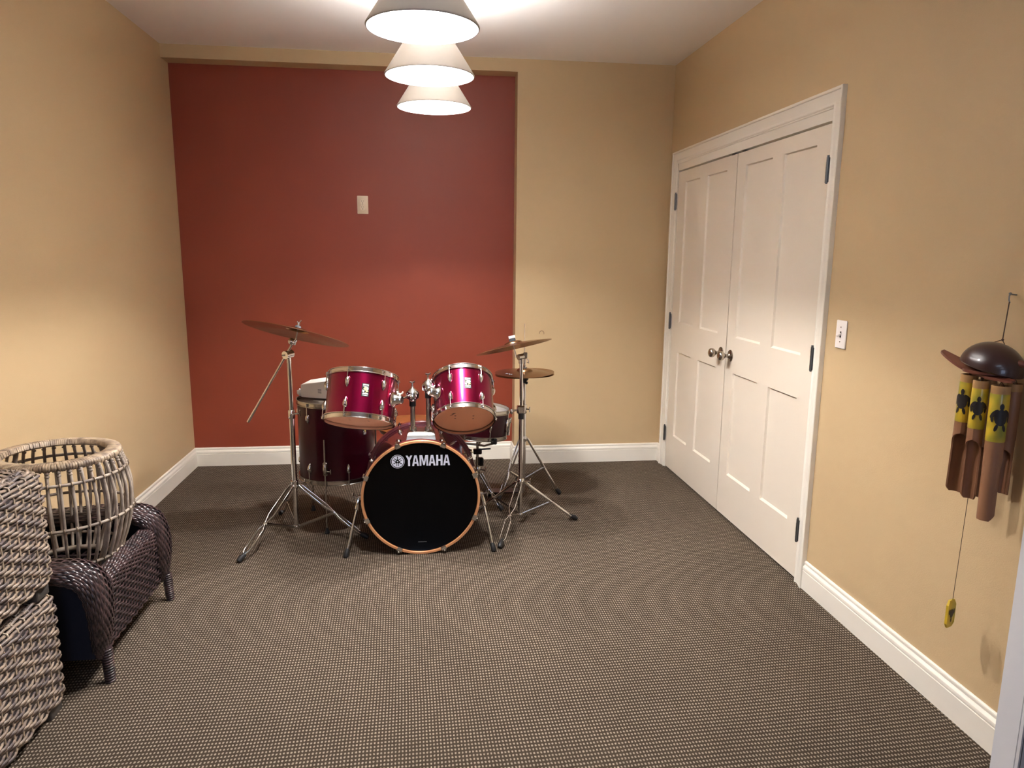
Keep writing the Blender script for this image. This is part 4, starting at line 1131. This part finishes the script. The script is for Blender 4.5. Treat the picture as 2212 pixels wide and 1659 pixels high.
tp = Vector((px-.004, py, .940))
P('tilter', MB().cyl((px-.022, py-.012, .940), (px+.022, py+.012, .944), .0155, 18).cyl((px-.004, py, .905), (px-.004, py, .94), .0135, 14).cbox((px+.018, py-.004, .950), (.022, .012, .030), .003), M['chrome_dull'], t, True)
P('top_rod', MB().cyl(cRm-nR*.066, cRm+nR*.030, .0042, 10), M['chrome'], t, True)
P('sleeve_felt', MB().cyl(cRm+nR*.022, cRm+nR*.038, .0175, 18), M['felt'], t, True)
P('cap_nut', MB().cyl(cRm+nR*.038, cRm+nR*.052, .0195, 6), M['head_white'], t, True)
tripod(t, (px, py), .240, .056, [(.372, 3.439, .004), (.840, 3.793, .004), (.285, 3.985, .004)], .016)
cymbal('crash_cymbal', cRm, nR, .206, 'bronze crash cymbal tilted on the straight right stand', bell=.05, hb=.024)

# hi-hat ------------------------------------------------------------------------------
px, py = .598, 4.215
t = thing('hi_hat_stand', (px, py, 0), 'chrome hi-hat stand at the back right of the kit', 'stand')
P('lower_tube', MB().cyl((px, py, .035), (px, py, .56), .0128, 16), M['chrome'], t, True)
P('upper_tube', MB().cyl((px, py, .55), (px, py, .745), .0095, 16), M['chrome'], t, True)
col(t, px, py, .560, .0165, .055, (.03, -.02, 0)); col(t, px, py, .375, .019, .035)
P('pull_rod', MB().cyl((px, py, .74), (px-.004, py, 1.078), .0028, 8), M['chrome'], t, True)
P('seat_cup', MB().lathe([(0, .718), (.009, .718), (.012, .730), (.024, .742), (.025, .768), (.012, .772), (0, .772)], 24, Matrix.Translation((px, py, 0))).ball((px+.010, py-.014, .722), .009, 10, 8), M['black'], t, True)
P('clutch', MB().cyl((px, py, .812), (px, py, .830), .0105, 14).cyl((px, py, .832), (px, py, .868), .0085, 14).tube([(px+.012, py-.012, .868), (px+.020, py-.016, .86), (px+.022, py-.016, .842), (px+.012, py-.012, .848)], .0035, 8), M['chrome'], t, True)
P('clutch_felt', MB().cyl((px, py, .806), (px, py, .815), .013, 16), M['felt'], t, True)
tripod(t, (px, py), .375, .12, [(.831, 4.244, .004), (.436, 4.140, .004), (.600, 4.520, .004)], .015)
fb = MB().add([(.40, 4.33, .016), (.375, 4.25, .016), (.590, 4.175, .040), (.600, 4.250, .040), (.40, 4.33, .024), (.375, 4.25, .024), (.590, 4.175, .048), (.600, 4.250, .048)],
              [(0, 1, 2, 3), (4, 5, 6, 7), (0, 1, 5, 4), (1, 2, 6, 5), (2, 3, 7, 6), (3, 0, 4, 7)])
P('footboard', fb, M['black'], t, True, smooth=False)
P('heel_plate', MB().cbox((.405, 4.285, .010), (.06, .085, .016), .003), M['black'], t, True)
cymbal('hi_hat_cymbal', (px, py, .786), (.015, -.005, 1), .178, 'upper hi-hat cymbal at the back right of the kit', 'pair of hi-hat cymbals', bow=.006, hb=.026)
c2 = cymbal('hi_hat_cymbal', (px, py, .772), (.06, .0, -1), .178, 'lower hi-hat cymbal just under the upper one', 'pair of hi-hat cymbals', bow=.006, hb=.026)
hh_ = [o for o in bpy.data.objects if o.name == 'hi_hat_cymbal'][0]
ring_m = MB()
for k in range(5):
    g0 = math.radians(208+4.4*k); ring_m.add([pol(.128+.005*(k % 2), g0, .0032), pol(.142-.003*(k % 3), g0, .0024), pol(.142-.003*(k % 3), g0+.052, .0024), pol(.128+.005*(k % 2), g0+.052, .0032)], [(0, 1, 2, 3)])
P('print_mark', ring_m, M['print'], hh_, smooth=False)

# ------------------------------------------------------------------ wind chime on the right wall
CX_, CY_ = 1.612, 1.850
t = thing('wind_chime', (CX_, CY_, 1.16), 'bamboo wind chime with turtle-shell top hanging on right wall', 'wind chime')
wh = MB().cyl((XR, 1.893, 1.377), (XR-.022, 1.893, 1.379), .0022, 8).tube([(XR-.020, 1.893, 1.379), (XR-.026, 1.890, 1.374), (XR-.027, 1.888, 1.362), (XR-.023, 1.888, 1.354)], .002, 8).ball((XR-.021, 1.893, 1.380), .0042, 10, 8)
o = P('wall_hook', wh, M['hinge']); tag(o, 'small screw hook holding the wind chime string', 'hook')
kn_ = Vector((1.634, 1.846, 1.252))
P('hanging_cord', MB().tube([(XR-.025, 1.888, 1.357), kn_], .0017, 6).tube([kn_, kn_+Vector((-.02, .02, -.012))], .0012, 5).tube([kn_, kn_+Vector((.004, -.006, -.014))], .0012, 5).ball(kn_, .0038, 8, 6), M['cord'], t, True)
# shell dome tilted down towards the camera side
TD = Matrix.Translation((1.618, 1.856, 1.170)) @ Matrix.Rotation(math.radians(10), 4, 'X') @ Matrix.Rotation(math.radians(8), 4, 'Y')
dome = MB().lathe([(.078*sin(g)+0., .074*cos(g)) for g in [PI/2*k/12 for k in range(13)]]+[(.074, -.004), (.066, 0)]+[(.070*sin(g), .066*cos(g)) for g in [PI/2*(1-k/8) for k in range(9)]], 48, TD, sx=.96, sy=1.16)
P('shell_dome', dome, M['coco'], t, True)
# lens-shaped wooden flippers plank under the dome
pl = MB(); vs = []; n = 24
for s in (0, 1):
    for i in range(n):
        u = i/(n-1)
        y = .160-.285*u; x0 = -.024*sin(PI*u)**.8-.004; x1 = .006+.012*sin(PI*u); z = .006*cos(PI*u)-.012-.012*sin(PI*u)
        vs += [(x0, y, z-.007*s), (x1, y, z+.004-.007*s)]
fs = [(2*i, 2*i+2, 2*i+3, 2*i+1) for i in range(n-1)]+[(2*n+2*i, 2*n+2*i+1, 2*n+2*i+3, 2*n+2*i+2) for i in range(n-1)]
fs += [(2*i, 2*n+2*i, 2*n+2*i+2, 2*i+2) for i in range(n-1)]+[(2*i+1, 2*i+3, 2*n+2*i+3, 2*n+2*i+1) for i in range(n-1)]+[(0, 1, 2*n+1, 2*n), (2*n-2, 4*n-2, 4*n-1, 2*n-1)]
pl.add(vs, fs, Matrix.Translation((1.592, 1.866, 1.184)) @ Matrix.Rotation(math.radians(7), 4, 'X'))
P('flipper_plank', pl, M['wood'], t, True, ang=50)
P('head_block', MB().ball((1.640, 1.785, 1.192), .016, 14, 10, (1., 1.5, .75)), M['wood'], t, True)
P('inner_ring', MB().lathe([(.050, -.004), (.062, -.004), (.062, .004), (.050, .004)], 32, Matrix.Translation((1.612, 1.860, 1.160)), closed=True), M['wood'], t, True)
def bamboo(x, y, zt, zy, zb, r, yaw_, lean, lab, turtle=True, paint=True):
    T = Matrix.Translation((x, y, zt)) @ Matrix.Rotation(math.radians(lean), 4, 'X') @ Matrix.Rotation(math.radians(yaw_), 4, 'Z')
    L = zt-zb; Ly = zt-zy; cap = .022
    root = P('chime_tube', MB().lathe([(r, 0), (r+.0006, -.003), (r, -cap), (r-.0005, -cap), (r-.005, -cap), (r-.005, 0)], 28, T, closed=True), M['bamboo_top'], t, True, label=lab)
    P('painted_band', MB().lathe([(r+.0002, -cap), (r+.0006, -cap-.002), (r+.0006, -Ly+.002), (r+.0002, -Ly), (r-.005, -Ly), (r-.005, -cap)], 28, T, closed=True), M['yellow'] if paint else M['bamboo'], root, True)
    # lower section cut away to a half-round tongue; local +x faces the open side
    mb = MB(); vs = []; n = 16; rows = 40
    for i in range(rows+1):
        z = -Ly-(L-Ly)*i/rows; k = i/rows
        if k < .16: half = PI
        elif k < .40: half = PI-1.62*math.sqrt(max(0, 1-(1-(k-.16)/.24)**2))
        else: half = 1.52-.10*(k-.40)
        if k > .94: half = 1.36-.55*(k-.94)/.06
        for q_ in (r, r-.0045):
            for j in range(n+1):
                a = PI-half+2*half*j/n
                vs.append((q_*cos(a), q_*sin(a), z))
    m2 = n+1; st_ = 2*m2
    for i in range(rows):
        for q_ in (0, 1):
            for j in range(n):
                a = i*st_+q_*m2+j; b = a+st_; fq = (a, a+1, b+1, b); mb.f.append(list(fq if q_ == 0 else fq[::-1]))
        for j in (0, n): mb.f.append([i*st_+j, (i+1)*st_+j, (i+1)*st_+m2+j, i*st_+m2+j])
    for j in range(n): mb.f.append([rows*st_+j, rows*st_+j+1, rows*st_+m2+j+1, rows*st_+m2+j])
    mb.v = [T @ Vector(v) for v in vs]
    P('tongue', mb, M['bamboo'], root, True)
    if turtle:
        # painted turtle silhouette wrapped on the tube, facing direction 'turtle' degrees (local)
        ta = math.radians(turtle-yaw_); rr = r+.0020; zc = -(cap+Ly)*.50
        def wrap(pts): 
            return [T @ Vector((rr*cos(ta+u/r), rr*sin(ta+u/r), zc+v)) for u, v in pts]
        q = MB(); ns = 18
        def blob(cu, cv, ru, rv, rot=0):
            f_ = max(1, r/.0205*1.08); cu, cv, ru, rv = cu*f_, cv*f_, ru*f_, rv*f_; p_ = []
            for i in range(ns):
                g = 2*PI*i/ns; u, v = ru*cos(g), rv*sin(g); p_.append((cu+u*cos(rot)-v*sin(rot), cv+u*sin(rot)+v*cos(rot)))
            mid = [(cu+(a_-cu)*.5, cv+(b_-cv)*.5) for a_, b_ in p_]
            c = wrap([(cu, cv)])+wrap(mid)+wrap(p_); o_ = len(q.v); q.v += c
            for i in range(ns):
                j_ = (i+1) % ns; q.f.append([o_, o_+1+i, o_+1+j_]); q.f.append([o_+1+i, o_+1+ns+i, o_+1+ns+j_, o_+1+j_])
        blob(0, .002, .0125, .0185); blob(0, .0265, .0042, .0075)
        for s in (-1, 1):
            blob(s*.0135, .010, .0045, .0125, s*.62); blob(s*.0165, -.001, .0032, .0085, -s*.12); blob(s*.0075, -.0215, .0032, .0085, s*.25)
        P('turtle_figure', q, M['turtle'], root, False)
        WMr = WM[root.name]; tf = [c for c in root.children if c.name.startswith('turtle_figure')][0]
        inv = WMr.inverted()
        for v in tf.data.vertices: v.co = inv @ v.co
    lp = MB().tube([T @ Vector((r*.8, 0, -.006)), T @ Vector((0, 0, .010)), Vector((x, y, max(zt+.03, 1.158)))], .001, 5).tube([T @ Vector((-r*.8, 0, -.006)), T @ Vector((0, 0, .012))], .001, 5)
    P('loop', lp, M['cord'], root, True)
    return root
camdir = math.degrees(math.atan2(-1.86, -1.6))
bamboo(1.600, 1.911, 1.142, 1.000, .775, .0225, 222, 1.5, 'left front bamboo tube, yellow with a black turtle seen partly from the side', camdir+12-40)
bamboo(1.578, 1.838, 1.137, .998, .782, .0205, 215, 0, 'middle front bamboo tube, yellow with a whole black turtle', camdir)
bamboo(1.590, 1.780, 1.132, .975, .745, .0235, 20, -1, 'right and longest bamboo tube, yellow with a large black turtle', camdir+18)
bamboo(1.650, 1.895, 1.135, .960, .765, .0205, 225, 0, 'dark bamboo tube behind the yellow ones', None, False)
bamboo(1.668, 1.820, 1.130, .965, .800, .0190, 200, 0, 'bamboo tube nearest the wall', None, False)
P('pendulum_cord', MB().tube([(1.612, 1.872, 1.160), (1.610, 1.870, .800), (1.600, 1.868, .448)], .0009, 5), M['cord'], t, True)
sp = MB(); T = Matrix.Translation((1.600, 1.866, .450)) @ Matrix.Rotation(math.radians(112), 4, 'Z')
sail = [(-.020, -.018), (-.012, -.002), (.012, -.002), (.020, -.018), (.020, -.078), (.012, -.092), (-.012, -.092), (-.020, -.078)]
sp.poly([(0+.003*(1-(u/.02)**2), u, v) for u, v in sail], T, (T.to_3x3() @ Vector((.0045, 0, 0))))
sp.v = sp.v[:8]+[T @ Vector((.0075, u, v)) for u, v in sail]
pd = P('pendulum_sail', sp, M['yellow'], t, True, smooth=False, label='small yellow bamboo sail at the end of the long cord')
q = MB()
for (cu, cv, ru, rv) in ((0, -.046, .009, .014), (.0, -.066, .003, .008), (-.011, -.040, .004, .009), (.011, -.040, .004, .009)):
    for xx in (-.0006, .0082):
        o_ = len(q.v); q.v += [T @ Vector((xx if xx > 0 else -.0006, cu+ru*cos(2*PI*i/14), cv+rv*sin(2*PI*i/14))) for i in range(14)]; q.f.append([o_+i for i in range(14)])
P('sail_figure', q, M['turtle'], pd, True, smooth=False)
